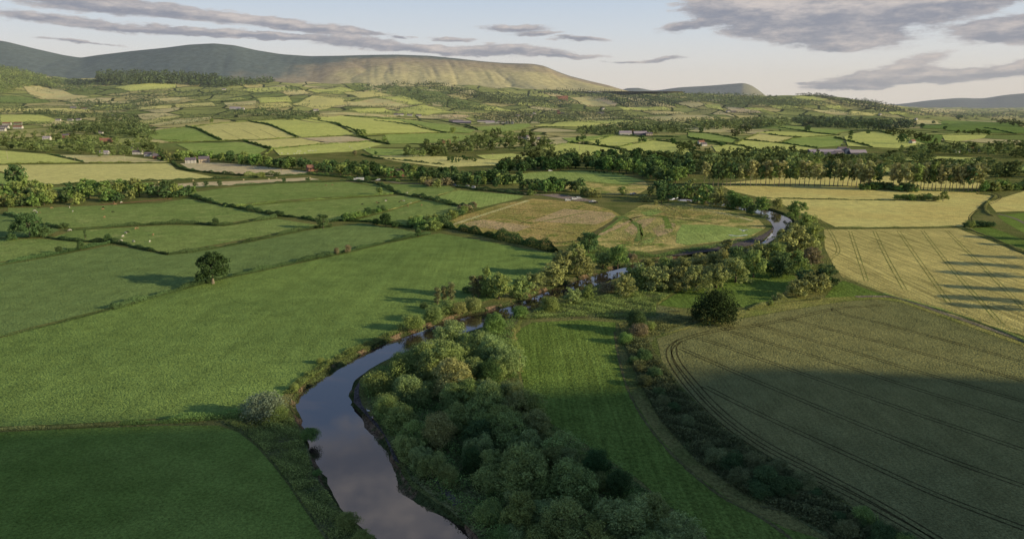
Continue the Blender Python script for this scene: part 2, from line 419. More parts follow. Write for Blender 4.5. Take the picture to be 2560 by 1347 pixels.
# water surface, 1.3 m below the fields, and the earth banks that run down under it
zw = -1.3
tag(mesh_obj('river', [(p.x, p.y, zw) for p in river_loop], [list(range(len(river_loop)))], M['water']), kind='structure')
def bank(name, line, sgn):
    vs, fs = [], []
    n = len(line)
    for i, p in enumerate(line):
        d = (line[min(i + 1, n - 1)] - line[max(i - 1, 0)]).normalized()
        nrm = Vector((d.y, -d.x, 0)) * sgn
        w = 1.6 + 1.0 * math.sin(i * 0.37) + random.uniform(-0.3, 0.3)
        for off, z in ((-0.25, 0.02), (0.0, 0.0), (w * 0.3, -0.8), (w * 0.7, -1.25), (w + 0.8, -1.7)):
            q = p + nrm * off; vs.append((q.x, q.y, z + (0 if z == 0.02 else 0)))
    for i in range(n - 1):
        for k in range(4):
            a = i * 5 + k; fs.append((a, a + 1, a + 6, a + 5))
    tag(mesh_obj(name, vs, fs, M['earth']), kind='structure')
bank('river_bank', bankL, 1)
bank('river_bank', bankR, -1)

for line, wd in (([(1926, 578), (1916, 590), (1903, 602), (1886, 612)], 5.0), ([(1884, 613), (1862, 622), (1840, 628)], 3.0), ([(1822, 588), (1845, 590), (1868, 588)], 1.6), ([(1720, 634), (1742, 628), (1760, 625)], 2.2)):
    W = smooth_line([at(u, v) for u, v in line], 6); vs, fs = [], []
    for i, p in enumerate(W):
        d = (W[min(i + 1, len(W) - 1)] - W[max(i - 1, 0)]).normalized(); k = wd * random.uniform(0.25, 0.6)
        for sgn in (-1, 1): vs.append((p.x - d.y * k * sgn, p.y + d.x * k * sgn, (zw + 0.04) if wd > 2.5 else 0.16))
        if i: fs.append((2 * i - 2, 2 * i - 1, 2 * i + 1, 2 * i))
    tag(mesh_obj('white_water', vs, fs, M['foam']), kind='structure')
# unseen hill added on the sunny side, crest shaped to shade the near fields
def shade_hill():
    ps = np.linspace(-700, 380, 110); qs = np.linspace(-1500, -250, 90)
    prof = lambda p: np.interp(p, [-700, -300, 0, 60, 120, 160, 200, 225, 240, 252, 266, 300, 380], [80, 280, 310, 303, 280, 252, 228, 217, 208, 176, 86, 14, 0])
    sx, sy = -LX, -LY
    vs = []
    for i, q in enumerate(qs):
        for j, p in enumerate(ps):
            x = LX * q + (-LY) * (-p) * 1.0
            y = LY * q + (LX) * (-p) * 1.0
            t = (q + 760) / 230.0
            s = math.exp(-t * t) if q > -760 else math.exp(-((q + 760) / 500.0) ** 2)
            z = float(prof(p)) * s + 2.5 * math.sin(p / 13.0 + 1.7 * math.sin(p / 31.0)) * s - 2
            vs.append((x, y, z))
    fs = []
    nj = len(ps)
    for i in range(len(qs) - 1):
        for j in range(nj - 1):
            a = i * nj + j; fs.append((a, a + 1, a + nj + 1, a + nj))
    tag(mesh_obj('hill', vs, fs, M['pasture'], smooth=True), kind='structure')
shade_hill()

# ------------------------------------------------------------------ fields and tracks
_layer = [0]
def dens(pts, step=45):
    out = []
    for i in range(len(pts)):
        a, b = pts[i], pts[(i + 1) % len(pts)]
        n = max(1, int(math.hypot(b[0] - a[0], b[1] - a[1]) / step))
        for k in range(n): out.append((a[0] + (b[0] - a[0]) * k / n, a[1] + (b[1] - a[1]) * k / n))
    return out
def field(name, px, m, lift=0.0, ruts=(), rut_w=0.5, rut_gap=1.9, rutm='rut', smooth=False):
    P = [at(u, v) for u, v in dens(px)]
    if smooth: P = smooth_line(P + [P[0]], 2)[:-1]
    _layer[0] += 1
    bm = bmesh.new()
    far = max(p.y for p in P) > 1100
    try: bm.faces.new([bm.verts.new((p.x, p.y, 0)) for p in P])
    except ValueError: bm.free(); return None
    ym = sorted(p.y for p in P)[len(P) // 2]
    base = 0.04 + lift + 0.0015 * (_layer[0] % 20)
    if far:
        step = max(14.0, ym * 0.011)
        for ax in (0, 1):
            lo = min(p[ax] for p in P); hi = max(p[ax] for p in P)
            n = min(70, int((hi - lo) / step))
            for k in range(1, n + 1):
                c = lo + (hi - lo) * k / (n + 1); co = [0, 0, 0]; co[ax] = c; no = [0, 0, 0]; no[ax] = 1
                bmesh.ops.bisect_plane(bm, geom=bm.verts[:] + bm.edges[:] + bm.faces[:], plane_co=co, plane_no=no, dist=0.001)
        base += 0.25 + ym / 3500.0
        for v in bm.verts: v.co.z = float(hz(v.co.x, v.co.y)) + base
    else:
        for v in bm.verts: v.co.z = base
    bm.normal_update()
    for f in bm.faces:
        if f.normal.z < 0: f.normal_flip()
    for line in ruts:
        pair = True
        if line[0] == 1: pair, line = False, line[1:]
        W = smooth_line([at(u, v) for u, v in line], 8)
        for off in ((-rut_gap / 2, rut_gap / 2) if pair else (0,)):
            prev = None
            for i, p in enumerate(W):
                d = (W[min(i + 1, len(W) - 1)] - W[max(i - 1, 0)]); d.z = 0; d.normalize()
                nr = Vector((-d.y, d.x, 0))
                zz = float(hz(p.x, p.y)) + base + 0.03
                ww = rut_w * random.uniform(0.75, 1.25)
                a = bm.verts.new((p.x + nr.x * (off - ww / 2), p.y + nr.y * (off - ww / 2), zz)); b = bm.verts.new((p.x + nr.x * (off + ww / 2), p.y + nr.y * (off + ww / 2), zz))
                if prev:
                    f = bm.faces.new((prev[1], prev[0], a, b)); f.material_index = 1
                    f.normal_update()
                    if f.normal.z < 0: f.normal_flip()
                prev = (a, b)
    me = bpy.data.meshes.new(name); bm.to_mesh(me); bm.free()
    me.materials.append(M[m]); me.materials.append(M[rutm])
    o = bpy.data.objects.new(name, me); C.objects.link(o)
    return tag(o, kind='structure')
def strip(name, px, width, m, lift=0.12, n=6, edge=0.0):
    W = smooth_line([at(u, v) for u, v in px], n)
    vs, fs = [], []
    for i, p in enumerate(W):
        d = (W[min(i + 1, len(W) - 1)] - W[max(i - 1, 0)]); d.z = 0; d.normalize()
        nr = Vector((-d.y, d.x, 0)); w = width / 2 * random.uniform(1 - edge, 1 + edge)
        for s in (-1, 1):
            x, y = p.x + nr.x * s * w, p.y + nr.y * s * w
            vs.append((x, y, float(hz(x, y)) + lift + p.y / 3500.0 * (p.y > 1100)))
        if i: fs.append((2 * i - 2, 2 * i, 2 * i + 1, 2 * i - 1))
    return tag(mesh_obj(name, vs, fs, M[m]), kind='structure')

# near fields, left of the river
field('crop_field', [(-500, 1000), (0, 845), (100, 820), (270, 776), (400, 740), (540, 702), (700, 669), (850, 637), (960, 611), (1075, 587), (1100, 584), (1200, 600), (1300, 620), (1385, 634), (1400, 655), (1330, 700), (1240, 745), (1130, 775), (1040, 805), (985, 825), (930, 850), (870, 876), (800, 912), (745, 950), (705, 990), (600, 1030), (400, 1046), (200, 1058), (0, 1066), (-500, 1120)], 'crop')
field('grass_field', [(-500, 1130), (0, 1080), (200, 1071), (400, 1064), (545, 1063), (595, 1080), (640, 1115), (680, 1160), (722, 1215), (762, 1275), (800, 1330), (850, 1400), (900, 1500), (-500, 1500)], 'dark_crop')
field('crop_field', [(-500, 985), (0, 838), (270, 770), (400, 733), (540, 696), (700, 662), (850, 630), (960, 605), (1052, 583), (1000, 573), (900, 559), (815, 569), (760, 578), (640, 603), (520, 625), (420, 638), (345, 624), (278, 613), (120, 644), (0, 664), (-500, 790)], 'crop_blue')
field('pasture', [(130, 595), (180, 577), (420, 563), (560, 566), (690, 547), (795, 563), (600, 600), (420, 632), (285, 604), (150, 600)], 'pasture')
field('pasture', [(-400, 650), (0, 598), (100, 597), (130, 600), (262, 611), (120, 637), (0, 655), (-400, 760)], 'pasture')
field('pasture', [(20, 532), (20, 520), (100, 520), (250, 514), (400, 508), (470, 497), (540, 512), (610, 525), (685, 538), (560, 559), (480, 553), (350, 560), (180, 570), (120, 560)], 'pasture')
field('pasture', [(-400, 540), (0, 535), (60, 548), (150, 575), (110, 592), (0, 594), (-400, 640)], 'crop_blue')
field('pasture', [(470, 483), (560, 470), (700, 459), (870, 455), (955, 470), (985, 482), (940, 488), (800, 494), (640, 506), (590, 513), (540, 506)], 'pasture')
field('pasture', [(595, 518), (690, 509), (850, 498), (1000, 489), (1065, 497), (965, 529), (870, 549), (800, 553), (700, 536)], 'pasture')
field('pasture', [(885, 552), (965, 531), (1065, 500), (1165, 519), (1150, 530), (1060, 552), (1015, 565), (940, 556)], 'pasture')
field('pasture', [(890, 454), (960, 461), (1120, 462), (1140, 475), (1075, 496), (1050, 494), (985, 478)], 'pasture')
field('pasture', [(1080, 497), (1143, 475), (1250, 484), (1310, 490), (1300, 496), (1200, 519), (1170, 518), (1110, 505)], 'lush')
field('hay_field', [(360, 466), (500, 456), (640, 451), (770, 444), (800, 449), (640, 460), (420, 473)], 'hay')
field('wheat_field', [(-300, 440), (0, 413), (200, 411), (425, 409), (440, 424), (520, 440), (545, 446), (300, 455), (75, 463), (50, 440), (0, 428), (-300, 470)], 'barley')
field('hay_field', [(450, 409), (480, 406), (560, 408), (640, 415), (770, 430), (760, 434), (680, 441), (610, 437), (520, 430), (470, 421)], 'hay')
field('wheat_field', [(130, 388), (300, 390), (420, 404), (425, 407), (215, 408)], 'straw')
field('grass_field', [(-200, 380), (0, 377), (118, 387), (205, 407), (0, 411), (-200, 416)], 'lime')
field('grass_field', [(-200, 440), (0, 432), (45, 446), (70, 466), (-200, 480)], 'lush')
field('pasture', [(100, 470), (400, 456), (350, 466), (250, 475), (120, 478)], 'pasture')

# the hillside fields in the middle distance
field('wheat_field', [(487, 319), (530, 312), (600, 306), (622, 305), (680, 318), (742, 345), (558, 352), (520, 334)], 'barley', ruts=[(1, (520, 315), (600, 348)), (1, (560, 311), (650, 346)), (1, (595, 308), (690, 344))], rut_w=1.2)
field('grass_field', [(640, 304), (735, 298), (850, 318), (885, 338), (755, 344), (690, 319)], 'lime')
field('grass_field', [(380, 327), (470, 318), (495, 328), (548, 352), (430, 357), (370, 345)], 'lush')
field('hay_field', [(350, 350), (390, 349), (520, 354), (400, 359)], 'straw')
field('hay_field', [(757, 347), (870, 341), (930, 352), (820, 357)], 'hay')
field('grass_field', [(615, 355), (750, 347), (810, 359), (690, 371), (676, 370)], 'barley')
field('crop_field', [(440, 361), (605, 356), (668, 374), (640, 388), (500, 388)], 'lush')
field('pasture', [(684, 374), (820, 361), (930, 356), (958, 362), (880, 380), (700, 390)], 'lime')
field('grass_field', [(745, 297), (850, 290), (1000, 300), (1100, 331), (950, 335), (895, 338), (860, 318)], 'lime')
field('grass_field', [(862, 291), (1000, 297), (1090, 309), (1188, 326), (1175, 334), (1110, 330), (1010, 304)], 'lush')
field('wheat_field', [(760, 288), (860, 281), (1000, 290), (960, 294), (850, 287)], 'straw')
field('grass_field', [(962, 338), (1120, 333), (1180, 341), (1140, 358), (975, 361)], 'lush')
field('wheat_field', [(918, 391), (1060, 389), (1250, 402), (1262, 413), (1110, 420), (985, 404)], 'barley')
field('grass_field', [(1190, 389), (1280, 385), (1345, 395), (1280, 403), (1215, 399)], 'lime')
field('hay_field', [(1325, 357), (1390, 359), (1368, 365), (1340, 366)], 'hay')
field('grass_field', [(1355, 372), (1420, 359), (1480, 364), (1585, 381), (1600, 391), (1440, 398), (1380, 386)], 'lime')
field('grass_field', [(1405, 346), (1525, 338), (1475, 352), (1425, 357)], 'lush')
field('grass_field', [(1462, 352), (1530, 341), (1620, 346), (1550, 366), (1500, 365)], 'lime')
field('grass_field', [(1542, 371), (1620, 351), (1700, 360), (1740, 376), (1700, 390), (1605, 386)], 'lime')
field('grass_field', [(1335, 317), (1410, 305), (1540, 299), (1600, 306), (1500, 312), (1450, 318)], 'lime')
field('wheat_field', [(1560, 295), (1700, 290), (1790, 296), (1790, 304), (1640, 303)], 'straw')
field('wheat_field', [(1440, 295), (1540, 292), (1560, 296), (1440, 300)], 'straw')
field('grass_field', [(1200, 318), (1320, 310), (1330, 316), (1260, 332), (1190, 326)], 'lush')
field('grass_field', [(900, 370), (1000, 374), (1100, 380), (990, 389), (935, 390)], 'lush')
# right middle hillside
field('grass_field', [(1720, 331), (1790, 334), (1840, 348), (1830, 358), (1720, 343)], 'lush')
field('wheat_field', [(1722, 329), (1770, 312), (1830, 311), (1825, 325), (1800, 333)], 'straw')
field('wheat_field', [(1860, 348), (1895, 336), (1985, 343), (1950, 358), (1940, 357)], 'barley')
field('grass_field', [(1838, 362), (1855, 351), (1940, 358), (2040, 372), (1990, 380), (1900, 376)], 'lime')
field('grass_field', [(1890, 333), (1925, 329), (2000, 331), (2080, 339), (2005, 344), (1935, 337)], 'lime')
field('grass_field', [(1955, 358), (1990, 345), (2080, 341), (2110, 352), (2100, 366), (2045, 371)], 'lush')
field('grass_field', [(1780, 365), (1835, 362), (1895, 377), (1860, 387), (1790, 380)], 'lime')
field('grass_field', [(1895, 319), (1960, 312), (2030, 322), (2130, 325), (2090, 336), (2000, 328)], 'lush')
field('grass_field', [(2110, 342), (2160, 330), (2230, 336), (2310, 360), (2245, 372), (2120, 366)], 'lime')
field('grass_field', [(2270, 350), (2310, 337), (2360, 337), (2350, 358), (2320, 360)], 'crop')
field('grass_field', [(2355, 338), (2400, 334), (2470, 336), (2460, 346), (2390, 355), (2362, 352)], 'lime')
field('grass_field', [(2295, 312), (2360, 302), (2480, 305), (2560, 320), (2560, 334), (2440, 332), (2310, 322)], 'crop')
field('wheat_field', [(2280, 308), (2300, 301), (2340, 302), (2362, 311), (2320, 312)], 'straw')
field('grass_field', [(2210, 398), (2330, 392), (2440, 396), (2420, 404), (2330, 404), (2220, 406)], 'lime')
field('wheat_field', [(2340, 400), (2440, 396), (2470, 402), (2350, 405)], 'straw')
field('grass_field', [(1960, 425), (2060, 417), (2220, 419), (2230, 430), (2100, 436)], 'lime')
field('wheat_field', [(1800, 459), (1950, 444), (2200, 440), (2450, 448), (2480, 470), (2300, 470), (2000, 462)], 'wheat')
field('grass_field', [(2400, 420), (2560, 418), (2600, 424), (2500, 428)], 'lush')
# meadows inside the river bend
field('meadow', [(1225, 445), (1330, 431), (1430, 427), (1530, 430), (1612, 452), (1560, 462), (1450, 452), (1350, 455), (1270, 460)], 'lush')
field('meadow', [(1280, 462), (1350, 456), (1450, 453), (1560, 463), (1612, 453), (1625, 470), (1590, 488), (1480, 484), (1370, 470)], 'golden')
field('rough_meadow', [(1112, 560), (1150, 541), (1250, 511), (1330, 497), (1450, 505), (1530, 526), (1555, 541), (1480, 580), (1440, 612), (1385, 616), (1270, 596), (1135, 573)], 'rough', ruts=[(1, (1180, 548), (1330, 570), (1440, 585)), (1, (1235, 520), (1380, 530), (1530, 540)), (1, (1300, 560), (1340, 545), (1450, 520))], rut_w=1.3)
field('rough_meadow', [(1330, 553), (1410, 522), (1530, 532), (1542, 540), (1490, 562)], 'rough_pink', 0.05)
field('rough_meadow', [(1150, 562), (1200, 548), (1330, 566), (1290, 580)], 'rough_pink', 0.05)
field('ditch_strip', [(1500, 585), (1540, 540), (1562, 541), (1490, 600), (1455, 612)], 'crop', 0.06)
field('rough_meadow', [(1545, 545), (1600, 515), (1650, 503), (1700, 507), (1800, 519), (1895, 548), (1915, 568), (1875, 595), (1740, 612), (1620, 630), (1540, 625), (1470, 605), (1500, 590)], 'golden')
field('rough_meadow', [(1560, 575), (1600, 548), (1640, 545), (1625, 560), (1580, 588)], 'rough_pink', 0.05)
field('rough_meadow', [(1630, 572), (1665, 556), (1690, 560), (1680, 580), (1645, 592)], 'rough_pink', 0.05)
field('rough_meadow', [(1545, 600), (1590, 592), (1600, 606), (1555, 614)], 'rough', 0.05)
field('rough_meadow', [(1640, 530), (1700, 524), (1780, 534), (1720, 545), (1660, 543)], 'rough', 0.05)
field('meadow', [(1600, 532), (1640, 522), (1660, 530), (1620, 542)], 'lush', 0.05)
for l_, w_, m_ in (([(1560, 542), (1590, 560), (1600, 585), (1590, 605)], 3.5, 'crop'), ([(1660, 540), (1668, 556), (1672, 572)], 5.0, 'dark_crop'), ([(1600, 560), (1604, 580), (1606, 600)], 2.0, 'dark_crop'), ([(1560, 552), (1620, 540), (1700, 548), (1760, 556)], 2.2, 'worn'), ([(1500, 588), (1560, 560), (1600, 540)], 4.0, 'rough_pink'), ([(1540, 612), (1600, 614), (1660, 610)], 3.0, 'dark_crop'), ([(1120, 566), (1200, 540), (1320, 502)], 4.0, 'straw'), ([(1280, 590), (1380, 606), (1450, 600), (1500, 575), (1545, 545)], 3.0, 'worn'), ([(1330, 560), (1400, 545), (1470, 530)], 1.6, 'dark_crop'), ([(1180, 552), (1260, 545), (1330, 560)], 1.6, 'dark_crop'), ([(1720, 524), (1800, 532), (1880, 552)], 4.0, 'straw')):
    strip('meadow_track', l_, w_, m_, 0.16, 6, 0.4)
field('meadow', [(1692, 583), (1705, 562), (1780, 562), (1850, 570), (1912, 572), (1880, 588), (1800, 603), (1720, 612), (1690, 608)], 'lush', 0.06)
field('grass_field', [(1602, 604), (1640, 592), (1632, 606), (1610, 610)], 'lush', 0.07)
field('yard', [(1345, 487), (1392, 485), (1465, 497), (1492, 505), (1440, 503)], 'yard', 0.06)
field('gravel_bar', [(1660, 641), (1720, 626), (1790, 612), (1850, 601), (1905, 588), (1929, 573), (1932, 566), (1934, 574), (1918, 592), (1902, 604), (1872, 615), (1822, 625), (1760, 631), (1700, 640)], 'gravel', 0.1)
field('gravel_bar', [(884, 1006), (886, 975), (900, 950), (897, 985), (905, 1012), (925, 1040), (945, 1060), (975, 1110), (1000, 1160), (985, 1150), (960, 1088), (930, 1055), (904, 1026)], 'gravel', 0.08)

# right of the river
field('wheat_field', [(1800, 463), (2000, 463), (2300, 471), (2440, 480), (2482, 491), (2452, 512), (2425, 542), (2408, 566), (2092, 569), (2042, 545), (1990, 528), (1945, 505), (1890, 492), (1830, 478)], 'wheat', ruts=[((2478, 480), (2500, 495), (2445, 525), (2425, 545), (2440, 566))])
field('wheat_field', [(2060, 574), (2200, 573), (2392, 571), (2450, 592), (2560, 637), (2760, 715), (2760, 920), (2560, 838), (2400, 793), (2225, 737), (2105, 692), (2085, 665), (2062, 620)], 'wheat_rows',
      ruts=[((2045, 545), (2072, 575), (2092, 612), (2094, 632), (2075, 648), (2072, 668)), ((2125, 578), (2142, 630), (2166, 702)), ((2186, 578), (2215, 640), (2262, 724)), ((2246, 578), (2300, 655), (2372, 756)), ((2306, 577), (2380, 672), (2505, 812)), ((2366, 576), (2450, 660), (2560, 772)), ((2108, 690), (2220, 730), (2400, 785), (2560, 830))], rut_w=0.45, rutm='verge')
field('grass_field', [(2425, 572), (2472, 566), (2530, 588), (2580, 610), (2640, 650), (2560, 628), (2480, 598)], 'mown')
field('crop_field', [(2492, 538), (2570, 532), (2700, 560), (2700, 640), (2560, 582), (2512, 556)], 'dark_crop')
field('wheat_field', [(2470, 506), (2560, 478), (2700, 482), (2700, 545), (2560, 528), (2490, 530)], 'wheat')
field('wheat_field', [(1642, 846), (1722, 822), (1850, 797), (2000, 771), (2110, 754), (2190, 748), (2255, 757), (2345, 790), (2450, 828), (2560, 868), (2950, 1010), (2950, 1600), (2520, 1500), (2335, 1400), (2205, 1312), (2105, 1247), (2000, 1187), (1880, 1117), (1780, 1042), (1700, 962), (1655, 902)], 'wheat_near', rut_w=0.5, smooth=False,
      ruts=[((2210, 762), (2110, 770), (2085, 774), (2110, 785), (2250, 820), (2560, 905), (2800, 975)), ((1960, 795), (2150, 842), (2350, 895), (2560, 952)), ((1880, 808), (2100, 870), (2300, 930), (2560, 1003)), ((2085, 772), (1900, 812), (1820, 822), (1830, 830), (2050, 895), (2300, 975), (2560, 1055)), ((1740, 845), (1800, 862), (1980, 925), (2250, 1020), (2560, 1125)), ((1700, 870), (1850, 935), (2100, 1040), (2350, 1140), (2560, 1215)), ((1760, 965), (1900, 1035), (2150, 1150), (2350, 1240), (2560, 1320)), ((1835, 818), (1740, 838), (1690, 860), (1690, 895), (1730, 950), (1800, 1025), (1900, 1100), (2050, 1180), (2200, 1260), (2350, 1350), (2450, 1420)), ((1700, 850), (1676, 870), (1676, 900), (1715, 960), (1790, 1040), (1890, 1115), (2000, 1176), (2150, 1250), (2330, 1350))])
field('mown_field', [(1285, 830), (1330, 806), (1450, 800), (1540, 806), (1536, 850), (1556, 920), (1585, 1000), (1637, 1080), (1718, 1170), (1828, 1252), (1960, 1318), (2060, 1350), (2150, 1450), (2150, 1600), (1800, 1500), (1720, 1310), (1600, 1200), (1480, 1120), (1380, 1060), (1310, 970), (1295, 890)], 'mown')
field('mown_field', [(1645, 762), (1700, 728), (1820, 692), (1920, 675), (1985, 688), (1995, 700), (1970, 722), (1935, 748), (1860, 768), (1700, 770)], 'mown')
field('mown_field', [(2060, 746), (2085, 715), (2108, 701), (2180, 727), (2235, 742), (2110, 751)], 'mown')
field('rough_verge', [(1545, 808), (1640, 800), (1700, 790), (1760, 800), (1640, 842), (1625, 860), (1650, 905), (1695, 965), (1775, 1045), (1875, 1120), (1995, 1190), (2100, 1250), (2200, 1316), (2330, 1405), (2400, 1500), (2150, 1500), (2070, 1345), (1980, 1290), (1850, 1230), (1740, 1150), (1650, 1050), (1600, 960), (1565, 880)], 'weeds')
field('rough_verge', [(1310, 798), (1340, 772), (1420, 752), (1500, 738), (1600, 718), (1720, 705), (1690, 728), (1640, 762), (1700, 775), (1640, 795), (1540, 798), (1440, 794)], 'weeds')
field('rough_verge', [(555, 1058), (690, 1020), (745, 1060), (770, 1120), (790, 1190), (840, 1262), (900, 1330), (940, 1420), (870, 1420), (805, 1330), (765, 1272), (725, 1212), (684, 1158), (644, 1112), (600, 1076)], 'weeds')
field('woodland_floor', [(900, 960), (1000, 890), (1120, 855), (1230, 815), (1300, 790), (1285, 850), (1300, 960), (1380, 1070), (1500, 1140), (1620, 1225), (1760, 1330), (1820, 1450), (1640, 1700), (1300, 1450), (1200, 1345), (1120, 1270), (1030, 1200), (990, 1130), (930, 1030)], 'weeds')
field('grass_verge', [(1650, 838), (1760, 803), (1860, 772), (1960, 745), (2050, 745), (2180, 738), (2250, 748), (2350, 782), (2450, 818), (2560, 858), (2560, 866), (2450, 826), (2345, 788), (2255, 756), (2190, 747), (2110, 753), (2000, 770), (1850, 795), (1720, 821)], 'verge', 0.0)
strip('farm_track', [(2140, 742), (2200, 741), (2250, 746), (2350, 780), (2450, 814), (2560, 852), (2760, 925)], 3.0, 'track')
strip('path', [(1536, 830), (1548, 900), (1575, 985), (1625, 1070), (1700, 1155), (1800, 1238), (1900, 1292), (1975, 1345), (2020, 1400)], 0.9, 'worn', 0.1, 10, 0.5)
strip('path', [(1900, 1265), (1990, 1285), (2060, 1320), (2085, 1350), (2100, 1400)], 0.8, 'worn', 0.13, 10, 0.5)
strip('path', [(1050, 1150), (1080, 1190), (1120, 1235), (1145, 1260)], 2.0, 'gravel', 0.13, 10, 0.4)
strip('farm_track', [(2395, 566), (2440, 584), (2500, 606), (2560, 630), (2640, 662)], 3.5, 'verge')
strip('farm_track', [(2495, 535), (2540, 548), (2600, 580)], 3.0, 'track')
strip('bank_strip', [(250, 513), (300, 508), (345, 505), (400, 500), (430, 497)], 3.5, 'red_earth', 0.15)
strip('road', [(850, 452), (900, 455), (960, 452), (1000, 458), (1100, 462), (1150, 466), (1240, 478), (1350, 488)], 6.0, 'track', 0.15)
strip('path', [(1640, 503), (1690, 528), (1720, 545), (1800, 562)], 1.4, 'worn', 0.15)
strip('rough_verge', [(1430, 795), (1500, 790), (1560, 788), (1640, 780), (1700, 778)], 2.0, 'worn', 0.13, 6, 0.6)
strip('rough_verge', [(1300, 802), (1285, 840), (1290, 880), (1300, 930)], 2.5, 'verge', 0.13, 6, 0.6)
strip('rough_verge', [(1640, 762), (1690, 728), (1760, 708), (1850, 684), (1920, 672), (1985, 682)], 1.8, 'verge', 0.15, 6, 0.5)

# far hillsides (fields that catch the evening sun)
FAR = [([(0, 288), (100, 287), (140, 299), (125, 310), (0, 313)], 'lime'), ([(70, 306), (150, 300), (200, 310), (110, 318)], 'straw'), ([(0, 273), (150, 271), (225, 275), (205, 281), (0, 282)], 'barley'),
       ([(0, 241), (80, 246), (130, 256), (60, 260), (0, 259)], 'pasture'), ([(55, 216), (100, 214), (160, 228), (225, 243), (180, 252), (95, 246), (70, 234)], 'straw'),
       ([(215, 264), (330, 262), (340, 270), (260, 273)], 'lime'), ([(335, 306), (400, 294), (450, 290), (440, 300), (360, 314)], 'barley'), ([(370, 314), (450, 297), (540, 293), (520, 304), (400, 316)], 'straw'),
       ([(325, 260), (390, 247), (480, 243), (450, 254), (340, 264)], 'straw'), ([(340, 268), (430, 264), (420, 272), (350, 274)], 'barley'), ([(280, 220), (370, 207), (440, 211), (440, 220), (330, 230)], 'lime'),
       ([(435, 262), (530, 256), (540, 266), (450, 270)], 'barley'), ([(520, 250), (600, 244), (620, 250), (540, 256)], 'lime'), ([(560, 258), (640, 252), (640, 264), (570, 268)], 'straw'), ([(640, 246), (720, 240), (730, 256), (650, 258)], 'lime'),
       ([(640, 262), (720, 258), (740, 270), (650, 272)], 'barley'), ([(730, 262), (780, 240), (850, 244), (870, 262), (800, 276)], 'barley'), ([(860, 256), (940, 246), (1020, 258), (1000, 270), (880, 268)], 'straw'), ([(940, 246), (1000, 238), (1080, 262), (1030, 264)], 'lime'),
       ([(770, 224), (850, 218), (890, 228), (830, 236)], 'lime'), ([(860, 232), (940, 226), (990, 238), (900, 246)], 'barley'), ([(600, 224), (690, 218), (730, 226), (650, 232)], 'lime'), ([(700, 230), (760, 226), (790, 238), (720, 240)], 'straw'),
       ([(1000, 272), (1060, 262), (1140, 282), (1060, 290), (990, 284)], 'lime'), ([(870, 274), (960, 270), (1000, 282), (900, 284)], 'lime'), ([(1095, 290), (1140, 287), (1180, 290), (1160, 298), (1110, 296)], 'hay'),
       ([(1150, 262), (1240, 268), (1300, 280), (1220, 278)], 'lime'), ([(1280, 256), (1370, 258), (1400, 268), (1300, 266)], 'lime'), ([(1390, 240), (1420, 240), (1420, 254), (1398, 252)], 'red_earth'), ([(1425, 245), (1480, 242), (1540, 268), (1470, 268)], 'straw'), ([(1540, 268), (1660, 268), (1680, 276), (1560, 278)], 'lime'),
       ([(1480, 250), (1500, 245), (1545, 260), (1535, 268)], 'hay'), ([(1760, 262), (1800, 262), (1810, 278), (1780, 272)], 'lime'), ([(1810, 268), (1860, 272), (1910, 284), (1830, 282)], 'hay'), ([(1860, 270), (1910, 272), (1920, 278), (1880, 278)], 'lime'),
       ([(1920, 266), (1960, 262), (2010, 272), (1950, 274)], 'lime'), ([(1980, 244), (2030, 240), (2070, 250), (2010, 252)], 'lime'), ([(2060, 266), (2100, 264), (2110, 276), (2080, 274)], 'lime'), ([(2030, 276), (2080, 274), (2130, 284), (2060, 284)], 'straw'), ([(2130, 278), (2200, 284), (2160, 290), (2120, 286)], 'barley'), ([(2220, 280), (2250, 278), (2270, 286), (2230, 288)], 'lime'),
       ([(2270, 272), (2350, 270), (2420, 278), (2330, 280)], 'straw'), ([(1900, 300), (1990, 306), (2010, 314), (1920, 312)], 'lime'), ([(1620, 282), (1700, 280), (1720, 286), (1640, 288)], 'straw')]
for p, m in FAR: field('hill_field', p, m)

